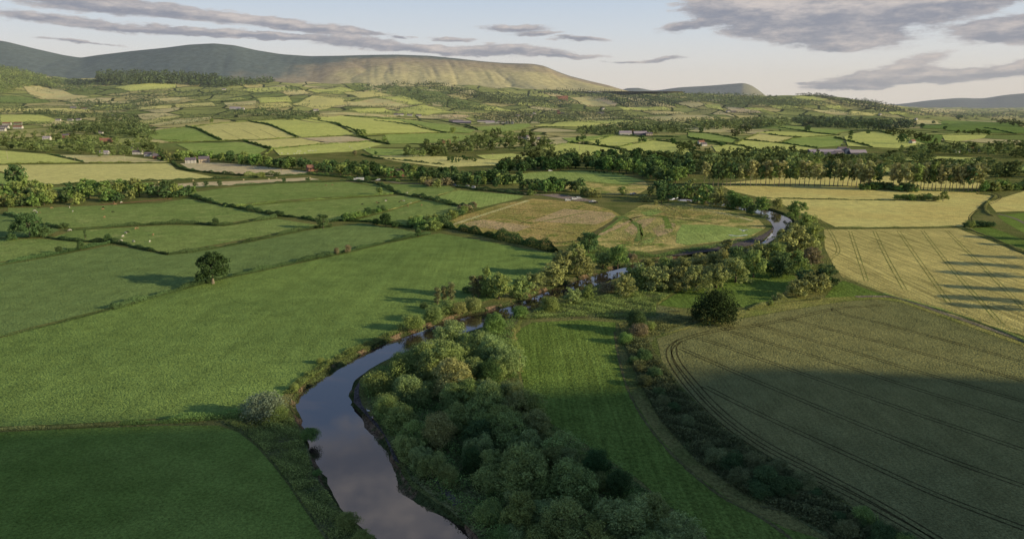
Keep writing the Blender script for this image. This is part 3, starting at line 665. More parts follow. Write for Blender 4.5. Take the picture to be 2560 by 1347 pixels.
# ------------------------------------------------------------------ mountains beyond the valley
def vnoise(x, y, seed):
    r = np.random.default_rng(seed); T = r.uniform(0, 1, (256, 256))
    i, j = np.floor(x).astype(int), np.floor(y).astype(int); fx, fy = x - i, y - j
    fx, fy = fx * fx * (3 - 2 * fx), fy * fy * (3 - 2 * fy)
    g = lambda a, b: T[a % 256, b % 256]
    return (g(i, j) * (1 - fx) + g(i + 1, j) * fx) * (1 - fy) + (g(i, j + 1) * (1 - fx) + g(i + 1, j + 1) * fx) * fy
def ridge(name, sky, Yf, Yc, zfoot, m, moor_and_shade, gully=0.0, u0=-700, u1=1700, nu=620, nr=110, back=1.25, seed=1, vfoot=None):
    """A hill whose crest stands at depth Yc and shows the skyline `sky`; its face falls to a foot at depth Yf."""
    us = np.linspace(u0, u1, nu)
    sv = np.interp(us, [s[0] for s in sky], [s[1] for s in sky])
    k = np.hanning(9)[1:-1]; k /= k.sum(); sv = np.convolve(np.pad(sv, 3, mode='edge'), k, mode='valid')
    ws = (us - 1280) / F * 0.985
    zc = H - Yc * np.tan(A - np.arctan((673.5 - sv) / F))
    r = np.random.default_rng(seed)
    ph = r.uniform(0, 6.28, 12)
    T = np.concatenate([np.linspace(0, 1, nr), np.linspace(1.03, 1.5, 14)])
    Z = np.zeros((len(T), nu)); Yg = np.zeros_like(Z); S = np.zeros_like(Z)
    for i, t in enumerate(T):
        y = Yf + (Yc - Yf) * t if t <= 1 else Yc + (t - 1) * (Yc - Yf) * 2
        Yg[i] = y
        tt = min(t, 1.0)
        g = 0.30 * tt + 0.70 * (0.5 - 0.5 * math.cos(math.pi * min(1, max(0, (tt - 0.22) / 0.78)) ** 0.9)) if t <= 1 else 1.0 - 0.5 * ((t - 1) / 0.5) ** 2
        zf = zfoot
        base = zf + (zc - zf) * g
        x = ws * y
        env = max(0.0, math.sin(math.pi * min(1, max(0, (tt - 0.12) / 0.86)))) if t <= 1 else 0
        if gully:
            yy = np.full_like(x, y); sk = (1 - tt) * 420
            rg_ = lambda lx, ly, sd: 1 - np.abs(2 * vnoise((x - sk) / lx + 0.6 * vnoise(x / 500, yy / 300, sd + 9), yy / ly, sd) - 1)
            n = -(1.0 * rg_(330, 1500, 1) ** 2 + 0.6 * rg_(150, 900, 2) ** 2 + 0.35 * rg_(70, 500, 3) ** 1.5) + 0.75
            gm = np.interp(us, gully[0], gully[1])
            base = base + n * gm * env
        base = base + env * 9 * (np.sin(x / 260 + ph[4]) * np.sin(y / 300 + ph[5]) + np.sin(x / 120 + y / 160 + ph[6]) * 0.5)
        Z[i] = base
        S[i] = np.interp(us, moor_and_shade[0], moor_and_shade[1]) + np.interp(tt, [0, 0.35, 0.7, 0.95, 1], moor_and_shade[2])
    X = ws[None, :] * Yg
    V = np.stack([X.ravel(), Yg.ravel(), Z.ravel()], 1)
    a = (np.arange(len(T) - 1)[:, None] * nu + np.arange(nu - 1)[None, :]).ravel()
    Fc = np.stack([a, a + 1, a + nu + 1, a + nu], 1)
    return tag(mesh_obj(name, V, Fc, M[m], shade=S.ravel(), smooth=True), kind='structure')
SKY1 = [(-700, 60), (-200, 70), (0, 95), (60, 105), (120, 121), (190, 138), (232, 145), (270, 139), (360, 128), (440, 120), (500, 112), (560, 109), (610, 114), (660, 126), (720, 136), (790, 141), (860, 140), (930, 138), (1000, 137), (1080, 140), (1150, 147), (1210, 154), (1260, 158), (1330, 160), (1358, 165), (1390, 179), (1420, 190), (1470, 203), (1520, 215), (1560, 228), (1620, 250), (1700, 275)]
ridge('mountain', SKY1, 5400, 7400, 175, 'mountain', ([-700, 560, 680, 800, 900, 1000, 1250, 1400, 1700], [0.78, 0.76, 0.62, 0.36, 0.16, 0.02, 0.0, -0.05, 0.05], [-0.22, -0.02, 0.36, 0.78, 0.9]), gully=([-700, 560, 700, 860, 1000, 1350, 1450, 1700], [4, 6, 7, 11, 16, 18, 12, 4]))  # left part darkened in the colour as cloud shadow, upper part as heather
ridge('distant_hill', [(1480, 262), (1530, 236), (1560, 221), (1590, 220), (1625, 227), (1640, 226), (1690, 219), (1760, 215), (1820, 210), (1848, 208), (1866, 213), (1880, 222), (1900, 236), (1930, 262), (1980, 290)], 9000, 11000, 60, 'far_hill', ([1400, 1840, 1850, 2000], [0.9, 0.9, 0.1, 0.1], [0, 0, 0, 0.1, 0.1]), u0=1450, u1=2000, nu=160, nr=50, seed=3)
ridge('distant_hill', [(2100, 275), (2200, 264), (2260, 258), (2300, 252), (2380, 245), (2440, 247), (2490, 238), (2560, 232), (2700, 222), (2900, 240), (3300, 262)], 11000, 15500, -60, 'far_hill', ([2000, 3300], [0.85, 0.85], [-0.1, 0, 0.1, 0.1, 0.1]), u0=2050, u1=3300, nu=160, nr=50, seed=5)

# ------------------------------------------------------------------ foliage
def leaf_cloud(rg, cen, rad, per, size, droop=0.0, up=0.0):
    """Leaf faces spread over the shells of clumps. Returns verts, faces, shade."""
    n = len(cen) * per
    idx = np.repeat(np.arange(len(cen)), per)
    d = rg.normal(size=(n, 3)); d[:, 2] = d[:, 2] * 0.9 + 0.25; d /= np.linalg.norm(d, axis=1)[:, None]
    rr = rad[idx] * (rg.uniform(0.45, 1.08, n)) ** 0.6
    p = cen[idx] + d * rr[:, None]
    p[:, 2] -= droop * rg.uniform(0, 1, n) * rad[idx]
    nr = d * 1.0 + rg.normal(size=(n, 3)) * 0.55; nr[:, 2] += up
    nr /= np.linalg.norm(nr, axis=1)[:, None]
    t = np.cross(nr, rg.normal(size=(n, 3))); t /= np.linalg.norm(t, axis=1)[:, None] + 1e-9
    b = np.cross(nr, t)
    s = size * rg.uniform(0.6, 1.4, n)[:, None]; s2 = s * rg.uniform(0.5, 0.9, n)[:, None]
    V = np.stack([p - t * s - b * s2 * 0.3, p + b * s2 * 0.8 - t * s * 0.2, p + t * s + b * s2 * 0.2, p - b * s2 * 0.8 + t * s * 0.1], 1).reshape(-1, 3)
    Fc = np.arange(n * 4).reshape(-1, 4)
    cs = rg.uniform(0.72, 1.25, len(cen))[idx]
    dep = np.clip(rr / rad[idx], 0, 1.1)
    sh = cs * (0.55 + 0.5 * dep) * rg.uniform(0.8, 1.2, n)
    return V, Fc, np.repeat(sh, 4)

def crown_pts(rg, kind, n):
    """Clump centres and radii of a crown of height 1 standing at the origin."""
    out, rad = [], []
    a = rg.uniform(0, 6.283, n); u = rg.uniform(0, 1, n)
    lob = rg.uniform(0, 6.283, 3)
    wob = 1 + 0.16 * np.sin(a * 2 + lob[0]) + 0.12 * np.sin(a * 3 + lob[1]) + 0.08 * np.sin(a * 5 + lob[2])
    inn = rg.uniform(0.0, 1.0, n) ** 0.45
    if kind == 'willow':
        # several leaders, each a dome of its own height
        ns = 5; g = rg.integers(0, ns, n); oa = np.arange(ns) * 1.2566 + rg.uniform(0, 6) + rg.uniform(-0.3, 0.3, ns); orr = rg.uniform(0.10, 0.27, ns); hs = rg.uniform(0.62, 1.0, ns); hs[0] = 1.0; orr[0] = 0.06; ws = rg.uniform(0.20, 0.29, ns)
        z = (0.10 + 0.80 * u ** 0.85) * hs[g]; r = ws[g] * np.sqrt(np.clip(1 - ((z / hs[g] - 0.36) / 0.58) ** 2, 0.02, 1)); rc = 0.088 * rg.uniform(0.6, 1.45, n)
        c = np.stack([np.cos(oa[g]) * orr[g] + np.cos(a) * r * inn, np.sin(oa[g]) * orr[g] + np.sin(a) * r * inn, z], 1)
        return c, rc
    elif kind == 'broad':
        z = 0.20 + 0.70 * u; r = 0.34 * np.sqrt(np.clip(1 - ((z - 0.50) / 0.44) ** 2, 0.02, 1)); rc = 0.11 * rg.uniform(0.7, 1.35, n)
    elif kind == 'oak':
        z = 0.32 + 0.58 * u; r = 0.50 * np.clip(1 - ((z - 0.46) / 0.50) ** 2, 0.03, 1) ** 0.6; rc = 0.095 * rg.uniform(0.7, 1.4, n)
        z = z - 0.10 * inn * (r / 0.5)
    elif kind == 'slim':
        z = 0.12 + 0.82 * u; r = 0.075 * np.clip(1 - ((z - 0.55) / 0.55) ** 4, 0.1, 1); rc = 0.045 * rg.uniform(0.7, 1.3, n)
    elif kind == 'row':
        z = 0.34 + 0.60 * u; r = 0.155 * np.sqrt(np.clip(1 - ((z - 0.66) / 0.36) ** 2, 0.05, 1)); rc = 0.075 * rg.uniform(0.6, 1.3, n)
    elif kind == 'conifer':
        z = 0.10 + 0.86 * u; r = 0.20 * np.clip(1.04 - z, 0.0, 1) ** 0.9 + 0.005; rc = 0.07 * (1.15 - z) + 0.012
    elif kind == 'pointed':
        z = 0.08 + 0.84 * u; r = 0.30 * np.clip(1 - ((z - 0.36) / 0.62) ** 2, 0.03, 1) ** 0.8; rc = 0.10 * rg.uniform(0.7, 1.2, n)
    else:  # bush
        z = 0.16 + 0.62 * u; r = 0.52 * np.sqrt(np.clip(1 - ((z - 0.22) / 0.66) ** 2, 0.02, 1)); rc = 0.19 * rg.uniform(0.7, 1.3, n)
    c = np.stack([np.cos(a) * r * inn * wob, np.sin(a) * r * inn * wob, z], 1)
    return c, np.asarray(rc)

def tube(vs, fs, p0, p1, r0, r1, n=6):
    p0, p1 = Vector(p0), Vector(p1); d = (p1 - p0).normalized()
    x = d.orthogonal().normalized(); y = d.cross(x); b = len(vs)
    for p, r in ((p0, r0), (p1, r1)):
        for k in range(n):
            a = 2 * math.pi * k / n; vs.append(tuple(p + x * (math.cos(a) * r) + y * (math.sin(a) * r)))
    for k in range(n): fs.append((b + k, b + (k + 1) % n, b + n + (k + 1) % n, b + n + k))
def trunk_mesh(rg, kind):
    vs, fs = [], []
    top = {'willow': 0.55, 'broad': 0.62, 'oak': 0.55, 'slim': 0.8, 'row': 0.85, 'conifer': 0.9, 'pointed': 0.7, 'bush': 0.4}[kind]
    r = {'willow': 0.03, 'broad': 0.026, 'oak': 0.036, 'slim': 0.012, 'row': 0.012, 'conifer': 0.014, 'pointed': 0.02, 'bush': 0.03}[kind]
    pts = [(0, 0, -0.02)]
    for k in range(1, 5): pts.append((rg.uniform(-1, 1) * 0.02 * (k > 1), rg.uniform(-1, 1) * 0.02 * (k > 1), top * k / 4))
    for k in range(4): tube(vs, fs, pts[k], pts[k + 1], r * (1 - 0.2 * k) * (1.35 if k == 0 else 1), r * (1 - 0.2 * (k + 1)))
    nl = {'oak': 9, 'broad': 7, 'willow': 6, 'bush': 5}.get(kind, 4)
    sp = {'oak': 0.36, 'broad': 0.22, 'willow': 0.26, 'bush': 0.3}.get(kind, 0.09)
    for k in range(nl):
        a = k * 2.4 + rg.uniform(0, 1); z0 = top * rg.uniform(0.5, 0.98); z1 = z0 + rg.uniform(0.1, 0.28)
        m = (math.cos(a) * sp * 0.5, math.sin(a) * sp * 0.5, z0 + (z1 - z0) * 0.6)
        tube(vs, fs, (0, 0, z0), m, r * 0.42, r * 0.28, 5); tube(vs, fs, m, (math.cos(a) * sp, math.sin(a) * sp, z1), r * 0.28, r * 0.1, 5)
    return vs, fs

LOD = {0: (170, 90, 0.0150), 1: (60, 50, 0.030), 2: (30, 22, 0.058)}
proto = {}
def get_proto(kind, lod, var):
    key = (kind, lod, var)
    if key not in proto:
        rg = np.random.default_rng(sum(map(ord, kind)) * 13 + lod * 7 + var)
        nc, per, sz = LOD[lod]
        k = {'slim': (0.8, 0.5), 'row': (0.7, 0.62), 'conifer': (1.0, 0.6), 'bush': (0.5, 1.7), 'oak': (1.35, 0.95)}.get(kind, (1, 1))
        c, r = crown_pts(rg, kind, int(nc * k[0]))
        V, Fc, S = leaf_cloud(rg, c, r, per, sz * k[1] * (1.0 if kind != 'conifer' else 1.2), droop=0.5 if kind == 'willow' else 0.15, up=0.2)
        V[:, 2] = np.maximum(V[:, 2], 0.005)
        o = mesh_obj('crown', V, Fc, M['leaf'], shade=S); me = o.data; bpy.data.objects.remove(o)
        tv, tf = trunk_mesh(rg, kind)
        tm = bpy.data.meshes.new('trunk'); tm.from_pydata(tv, [], tf); tm.update(); tm.materials.append(M['pale_bark'] if kind in ('row', 'slim', 'oak') else M['bark'])
        proto[key] = (me, tm)
    return proto[key]
NAMES = {'willow': ('willow_tree', 'tree'), 'broad': ('broadleaf_tree', 'tree'), 'oak': ('oak_tree', 'tree'), 'slim': ('slim_poplar', 'tree'), 'row': ('poplar_tree', 'tree'), 'conifer': ('conifer_tree', 'tree'), 'pointed': ('pointed_tree', 'tree'), 'bush': ('bush', 'bush')}
COL = {'scrub': (0.056, 0.064, 0.028), 'rank': (0.042, 0.046, 0.020), 'willow': (0.073, 0.089, 0.030), 'silver': (0.076, 0.094, 0.036), 'olive': (0.082, 0.087, 0.032), 'green': (0.056, 0.082, 0.024), 'mid': (0.072, 0.088, 0.027), 'dark': (0.030, 0.046, 0.018), 'deep': (0.020, 0.034, 0.012), 'gold': (0.092, 0.094, 0.036), 'brown': (0.074, 0.064, 0.036), 'red': (0.070, 0.036, 0.030), 'pop': (0.100, 0.098, 0.042), 'far': (0.085, 0.098, 0.044), 'lite': (0.110, 0.125, 0.040)}
_n = [0]
def tree(kind, u, v, h, label, group=None, col='green', w=1.0, z=0.0, name=None, cat=None):
    p = at(u, v)
    p.z += z
    dist = p.length
    lod = 0 if dist < 300 else 1 if dist < 640 else 2
    _n[0] += 1
    me, tm = get_proto(kind, lod, _n[0] % (5 if lod else 4))
    nm, ct = NAMES[kind]
    t = thing(name or nm, label, cat or ct, p, random.uniform(0, 6.28), group)
    t.scale = (h * w, h * w * random.uniform(0.9, 1.1), h)
    o = bpy.data.objects.new('crown', me); C.objects.link(o); o.parent = t
    c = COL[col] if isinstance(col, str) else col
    o.color = (*c, 1)
    if dist < 1300:
        b = bpy.data.objects.new('trunk', tm); C.objects.link(b); b.parent = t
    return t
def in_poly(u, v, poly):
    c = False; n = len(poly)
    for i in range(n):
        (x0, y0), (x1, y1) = poly[i], poly[(i + 1) % n]
        if (y0 > v) != (y1 > v) and u < (x1 - x0) * (v - y0) / (y1 - y0) + x0: c = not c
    return c
def scatter(poly, n, mind, vs=1.0):
    """n points of a region of the photograph, at least mind apart (rows count vs times)."""
    us = [p[0] for p in poly]; vv = [p[1] for p in poly]; out = []
    for _ in range(n * 40):
        u, v = random.uniform(min(us), max(us)), random.uniform(min(vv), max(vv))
        if in_poly(u, v, poly) and all((u - a) ** 2 + ((v - b) * vs) ** 2 > mind * mind for a, b in out):
            out.append((u, v))
            if len(out) >= n: break
    return out
def along(line, step, jit=(0, 0)):
    out = []; carry = 0.0
    for (a, b), (c, d) in zip(line, line[1:]):
        ln = math.hypot(c - a, d - b); t = carry
        while t < ln:
            f = t / ln; out.append((a + (c - a) * f + random.uniform(-1, 1) * jit[0], b + (d - b) * f + random.uniform(-1, 1) * jit[1])); t += step * random.uniform(0.8, 1.2)
        carry = t - ln
    return out
def belt(kinds, pts, h, label, group, cols, w=(0.9, 1.15), name=None):
    for u, v in pts:
        tree(random.choice(kinds), u, v, random.uniform(*h), label, group, random.choice(cols), random.uniform(*w), name=name)

def stuff_wood(name, pts, h, cols, quads=70, conifer=False, seed=0, label=None):
    """A far wood that reads as one mass: one mesh of many crowns."""
    rg = np.random.default_rng(seed + 77)
    Vs, Fs, Ss = [], [], []; base = 0
    for u, v in pts:
        p = at(u, v); hh = rg.uniform(*h)
        kind = 'conifer' if conifer and rg.uniform() < 0.85 else 'broad'
        nc = 9
        c, r = crown_pts(rg, kind, nc)
        V, Fc, S = leaf_cloud(rg, c, r * 1.35, max(4, quads // nc), 0.085 if kind == 'broad' else 0.06, up=0.25)
        V[:, :2] *= rg.uniform(1.0, 1.45) if kind == 'broad' else 1.1
        V = V * hh + np.array([p.x, p.y, p.z - hh * 0.12])
        Vs.append(V); Fs.append(Fc + base); Ss.append(S * rg.uniform(0.72, 1.28)); base += len(V)
    if not Vs: return
    o = mesh_obj(name, np.concatenate(Vs), np.concatenate(Fs), M['leaf'], shade=np.concatenate(Ss))
    o.color = (*COL[cols], 1) if isinstance(cols, str) else (*cols, 1)
    return tag(o, label, None, None, 'stuff')

_hn = [0]
def hedge(line, h, w, label, col='mid', name='hedge', rag=0.6, cat=None, group=None, gap=0.0):
    """A clipped or ragged hedge of small leaf faces along a line of the ground."""
    _hn[0] += 1
    rg = np.random.default_rng(_hn[0] * 31 + 5)
    W = smooth_line([at(u, v) for u, v in line], 5)
    P = np.array([tuple(p) for p in W]); seg = np.linalg.norm(np.diff(P, axis=0), axis=1); cum = np.concatenate([[0], np.cumsum(seg)]); ln = cum[-1]
    ym = float(np.median(P[:, 1]))
    size = max(0.17, ym * 0.00058)
    n = int(min(26000, ln * (w + 2 * h) / size ** 2 * 0.85))
    s = rg.uniform(0, ln, n)
    x = np.interp(s, cum, P[:, 0]); y = np.interp(s, cum, P[:, 1])
    dx = np.interp(s + 0.5, cum, P[:, 0]) - np.interp(s - 0.5, cum, P[:, 0]); dy = np.interp(s + 0.5, cum, P[:, 1]) - np.interp(s - 0.5, cum, P[:, 1])
    q = np.hypot(dx, dy) + 1e-6; nx, ny = -dy / q, dx / q
    prof = 1 + rag * (np.sin(s / 2.3 + rg.uniform(0, 6)) * 0.5 + np.sin(s / 6.1 + rg.uniform(0, 6)) * 0.6 + np.sin(s / 17 + rg.uniform(0, 6)) * 0.5)
    prof = np.clip(prof, 0.25, 2.2)
    if gap: prof = prof * np.where(np.sin(s / 9.0 + rg.uniform(0, 6)) + np.sin(s / 23.0) < gap * 2 - 2, 0.2, 1)
    th = rg.uniform(-0.1, math.pi + 0.1, n)
    rr = rg.uniform(0.6, 1.05, n) ** 0.6
    off = np.cos(th) * w / 2 * rr * np.sqrt(prof); zz = np.sin(th) * h * rr * prof
    zz = np.maximum(zz, 0.02)
    px, py = x + nx * off, y + ny * off
    pz = hz(px, py) + zz
    nr = np.stack([nx * np.cos(th), ny * np.cos(th), np.sin(th) * 0.8 + 0.1], 1) + rg.normal(size=(n, 3)) * 0.5
    nr /= np.linalg.norm(nr, axis=1)[:, None]
    t = np.cross(nr, rg.normal(size=(n, 3))); t /= np.linalg.norm(t, axis=1)[:, None] + 1e-9
    b = np.cross(nr, t); p = np.stack([px, py, pz], 1); sc = size * rg.uniform(0.6, 1.4, n)[:, None]
    V = np.stack([p - t * sc, p + b * sc * 0.8, p + t * sc, p - b * sc * 0.8], 1).reshape(-1, 3)
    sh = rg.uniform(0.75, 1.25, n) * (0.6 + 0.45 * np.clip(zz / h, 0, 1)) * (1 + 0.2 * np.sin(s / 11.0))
    o = mesh_obj(name, V, np.arange(n * 4).reshape(-1, 4), M['leaf'], shade=np.repeat(sh, 4))
    o.color = (*COL[col], 1)
    return tag(o, label, cat or 'hedge', group)

def undergrowth(name, poly, n, size, h, col, label=None, clump=6.0):
    """Rough ground cover: leaf faces standing over a region, in drifts."""
    rg = np.random.default_rng(len(poly) * 17 + n)
    Pw = np.array([tuple(at(u, v))[:2] for u, v in dens(poly, 60)])
    lo, hi = Pw.min(0), Pw.max(0); pts = []
    while sum(len(a) for a in pts) < n:
        q = rg.uniform(lo, hi, (4000, 2))
        px, py = Pw[:, 0], Pw[:, 1]; qx, qy = np.roll(px, -1), np.roll(py, -1)
        cnt = np.zeros(len(q), int)
        for a, b, c, d in zip(px, py, qx, qy):
            if b == d: continue
            m_ = ((b > q[:, 1]) != (d > q[:, 1])) & (q[:, 0] < (c - a) * (q[:, 1] - b) / (d - b) + a); cnt += m_
        q = q[cnt % 2 == 1]
        f = np.sin(q[:, 0] / clump + np.sin(q[:, 1] / clump * 0.7) * 2) * np.sin(q[:, 1] / clump * 1.1 + q[:, 0] / clump * 0.4)
        q = q[rg.uniform(-1, 1, len(q)) < f + 0.25]
        if len(q) == 0: continue
        pts.append(q)
    q = np.concatenate(pts)[:n]
    f = 0.5 + 0.5 * np.sin(q[:, 0] / clump + np.sin(q[:, 1] / clump * 0.7) * 2) * np.sin(q[:, 1] / clump * 1.1 + q[:, 0] / clump * 0.4)
    z = rg.uniform(0.05, 1, n) * h * (0.35 + 0.9 * f)
    p = np.stack([q[:, 0], q[:, 1], z], 1)
    nr = rg.normal(size=(n, 3)) * 0.7 + np.array([0, -0.2, 0.6]); nr /= np.linalg.norm(nr, axis=1)[:, None]
    t = np.cross(nr, rg.normal(size=(n, 3))); t /= np.linalg.norm(t, axis=1)[:, None]; b = np.cross(nr, t); s = size * rg.uniform(0.5, 1.5, n)[:, None]
    V = np.stack([p - t * s, p + b * s * 0.6, p + t * s, p - b * s * 0.6], 1).reshape(-1, 3)
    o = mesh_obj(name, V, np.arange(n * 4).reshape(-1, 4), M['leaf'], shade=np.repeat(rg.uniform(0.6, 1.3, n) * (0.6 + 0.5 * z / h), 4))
    o.color = (*COL[col], 1)
    return tag(o, label, None, None, 'stuff')

def blob(kind, u, v, r, label, group=None, col='willow', tall=None, name=None):
    """A tree whose crown is centred on pixel u, v with a radius of r pixels."""
    k = {'willow': 1.95, 'broad': 2.35, 'bush': 1.35, 'oak': 1.7, 'pointed': 2.6}[kind] if tall is None else tall
    p = at(u, v)
    rad = r * (p.length - 4) / F
    h = rad * k
    p = at(u, v, 0.5 * h); rad = r * p.length / F; h = rad * k
    fr = {'willow': 0.39, 'broad': 0.39, 'bush': 0.62, 'oak': 0.55, 'pointed': 0.34}[kind]
    lod = 0 if p.length < 300 else 1 if p.length < 640 else 2
    _n[0] += 1
    me, tm = get_proto(kind, lod, _n[0] % (5 if lod else 4))
    nm, ct = NAMES[kind]
    t = thing(name or nm, label, ct, (p.x, p.y, p.z), random.uniform(0, 6.28), group)
    s = rad / fr
    t.scale = (s, s, h)
    o = bpy.data.objects.new('crown', me); C.objects.link(o); o.parent = t
    o.color = (*(COL[col] if isinstance(col, str) else col), 1)
    b = bpy.data.objects.new('trunk', tm); C.objects.link(b); b.parent = t
    return t
def hpx(u, v, n):
    return n * at(u, v).length / F

# ---- the wood on the near bank (in the evening shade)
G1 = 'willows of the riverside wood'
for k, u, v, r, c, lab in [
    ('willow', 1125, 832, 48, 'silver', 'pale rounded willow where the wood meets the dark reach of the river'),
    ('willow', 1235, 804, 34, 'green', 'dark green round tree hiding the river bend beside the mown field'),
    ('bush', 1300, 778, 26, 'green', 'small round green bush on the bank between two bright water gaps'),
    ('bush', 1375, 756, 32, 'mid', 'round olive bush on the bank just past the bright water gap'),
    ('willow', 1428, 736, 26, 'silver', 'small bluish willow on the bank beside dark water'),
    ('willow', 1470, 726, 22, 'mid', 'small dark tree between the bluish willow and the russet bush'),
    ('bush', 1520, 716, 27, 'brown', 'russet tinged bush on the bank, in line with small willows'),
    ('willow', 1560, 706, 36, 'olive', 'wide olive willow with a lit top at the end of the bankside bushes'),
    ('willow', 1105, 890, 52, 'willow', 'big willow behind the pale rounded one at the top of the wood'),
    ('bush', 1010, 905, 46, 'mid', 'spreading green bush leaning over the bright river bend'),
    ('bush', 945, 955, 42, 'mid', 'outermost bush of the wood above the gravel point'),
    ('bush', 1060, 872, 36, 'willow', 'grey green bush at the waterline of the bright bend'),
    ('willow', 1130, 940, 56, 'gold', 'willow with a golden lit top in the upper part of the wood'),
    ('bush', 1232, 885, 40, 'dark', 'dark shaded bush at the mown field edge of the wood'),
    ('broad', 1222, 935, 38, 'deep', 'very dark low tree in the hollow of the wood'),
    ('bush', 1280, 866, 26, 'mid', 'small green bush at the curved corner of the mown field'),
    ('willow', 1215, 1005, 58, 'willow', 'wide grey green willow in the middle of the wood'),
    ('willow', 1290, 1010, 44, 'olive', 'olive willow at the mown field edge, halfway along the wood'),
    ('broad', 1094, 1078, 50, 'gold', 'tall tree with a ragged golden top standing near the river path'),
    ('bush', 1000, 1040, 48, 'mid', 'low bright green bush on the bank opposite the wide pool'),
    ('bush', 968, 1000, 34, 'willow', 'grey bush behind the gravel point'),
    ('bush', 1020, 1105, 36, 'willow', 'low bush by the water beside the tall golden topped tree'),
    ('willow', 1270, 1070, 56, 'willow', 'broad willow behind the largest one, mid wood'),
    ('willow', 1345, 1065, 42, 'olive', 'yellowish willow at the field edge beyond the dark gap'),
    ('broad', 1195, 1085, 42, 'dark', 'dark tree between the golden topped tree and the broad willow'),
    ('willow', 1312, 1165, 74, 'willow', 'largest round willow in the middle of the near wood'),
    ('willow', 1405, 1115, 52, 'willow', 'willow touching the mown field above a dark gap'),
    ('bush', 1225, 1190, 50, 'willow', 'grey green willow scrub beside the stony path'),
    ('broad', 1180, 1150, 36, 'deep', 'dark tree in the deep shade behind the stony path'),
    ('willow', 1432, 1200, 68, 'willow', 'dense willow in the second row from the mown field'),
    ('broad', 1490, 1160, 42, 'deep', 'dark tree in a shaded gap at the field edge'),
    ('broad', 1545, 1210, 40, 'deep', 'darkest low tree at the field edge near the end of the wood'),
    ('willow', 1300, 1275, 56, 'mid', 'green willow low down near the river reflection'),
    ('bush', 1225, 1275, 44, 'mid', 'round bush above the river reflection'),
    ('willow', 1420, 1300, 72, 'willow', 'wide willow at the bottom of the wood'),
    ('willow', 1552, 1300, 72, 'silver', 'silvery willow with a broad dome near the bottom of the wood'),
    ('willow', 1630, 1280, 56, 'willow', 'willow dome next to the mown field at the bottom of the wood'),
    ('willow', 1695, 1330, 60, 'silver', 'last silvery willow of the wood beside the mown field'),
    ('willow', 1490, 1350, 62, 'mid', 'green willow cut by the bottom of the picture, mid wood'),
    ('bush', 1345, 1345, 52, 'mid', 'dark low scrub at the bottom of the picture near the water'),
    ('bush', 1255, 1340, 44, 'green', 'low green scrub on the river bank at the bottom of the picture'),
    ('willow', 1610, 1380, 62, 'willow', 'willow mostly below the picture between two silvery ones'),
    ('willow', 1740, 1400, 56, 'willow', 'willow top at the bottom edge next to the path'),
    ('bush', 1160, 884, 32, 'green', 'green bush between the big willow and the dark field edge bush'),
    ('bush', 1175, 980, 36, 'willow', 'grey bush filling the middle of the wood behind the golden willow'),
]:
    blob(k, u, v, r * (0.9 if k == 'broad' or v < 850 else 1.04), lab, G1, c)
for u, v in scatter([(930, 1010), (1000, 920), (1090, 880), (1200, 845), (1275, 860), (1290, 960), (1350, 1050), (1440, 1130), (1560, 1225), (1680, 1320), (1640, 1400), (1300, 1400), (1230, 1310), (1150, 1240), (1080, 1170), (1000, 1100)], 64, 31):
    blob(random.choice(['bush', 'willow', 'willow']), u, v, random.uniform(30, 46), 'grey green scrub willow filling the shade between the larger willows', G1, random.choice(['willow', 'mid', 'willow', 'silver']), name='scrub_willow')
# ---- other side, left bank of the river
G2 = 'trees on the far bank of the river'
for k, u, v, r, c, lab in [
    ('bush', 1030, 803, 32, 'mid', 'round shrub at the start of the bankside trees, over the bright pool'),
    ('bush', 1083, 783, 32, 'willow', 'grey green shrub second along the far bank'),
    ('bush', 1117, 765, 27, 'willow', 'shrub at the foot of the three brown slim poplars'),
    ('bush', 1148, 768, 24, 'olive', 'olive shrub beside the slim poplars'),
    ('bush', 1182, 756, 26, 'olive', 'olive shrub hanging over dark water below the tall poplar'),
    ('bush', 1168, 722, 15, 'dark', 'small dark round tree in the field behind the pair of slim poplars'),
    ('bush', 1060, 762, 12, 'dark', 'dark little shrub at the field side of the bank'),
    ('broad', 1247, 712, 30, 'mid', 'leafy tree next to the tall broad poplar'),
    ('willow', 1300, 712, 31, 'willow', 'rounded grey willow leaning to dark water'),
    ('willow', 1337, 698, 28, 'olive', 'curly olive willow with a lit crown'),
    ('willow', 1382, 676, 34, 'olive', 'olive willow in the tall clump by the lit field'),
    ('willow', 1402, 650, 36, 'olive', 'large tawny willow at the end of the thick hedge'),
    ('willow', 1446, 648, 38, 'olive', 'large olive willow with rounded top on the far bank'),
    ('willow', 1440, 622, 26, 'willow', 'grey willow behind the two large olive ones'),
    ('broad', 1472, 603, 25, 'dark', 'dark green tree rising behind the willows by the rough meadow'),
    ('willow', 1508, 645, 24, 'willow', 'grey willow where the river narrows'),
    ('broad', 1545, 640, 26, 'green', 'dark green tree overhanging the narrow water'),
    ('bush', 1580, 640, 14, 'brown', 'small brown shrub at the head of the bank trees'),
]:
    blob(k, u, v, r, lab, G2, c)
for u, v, n, lab in [(1094, 760, 48, 'brown slim poplar, first of three by the river'), (1111, 756, 46, 'middle and shortest of three brown slim poplars'), (1128, 756, 56, 'tallest of the three brown slim poplars'), (1184, 742, 60, 'slim poplar with bare pale stem, first of a pair'), (1196, 742, 58, 'slim poplar with bare pale stem, second of a pair')]:
    tree('slim', u, v, hpx(u, v, n), lab, 'slim poplars by the river', (0.062, 0.062, 0.028), 2.1)
tree('pointed', 1216, 740, hpx(1216, 740, 80), 'tall broad poplar standing above the river trees', 'slim poplars by the river', 'mid', 0.72, name='poplar_tree')
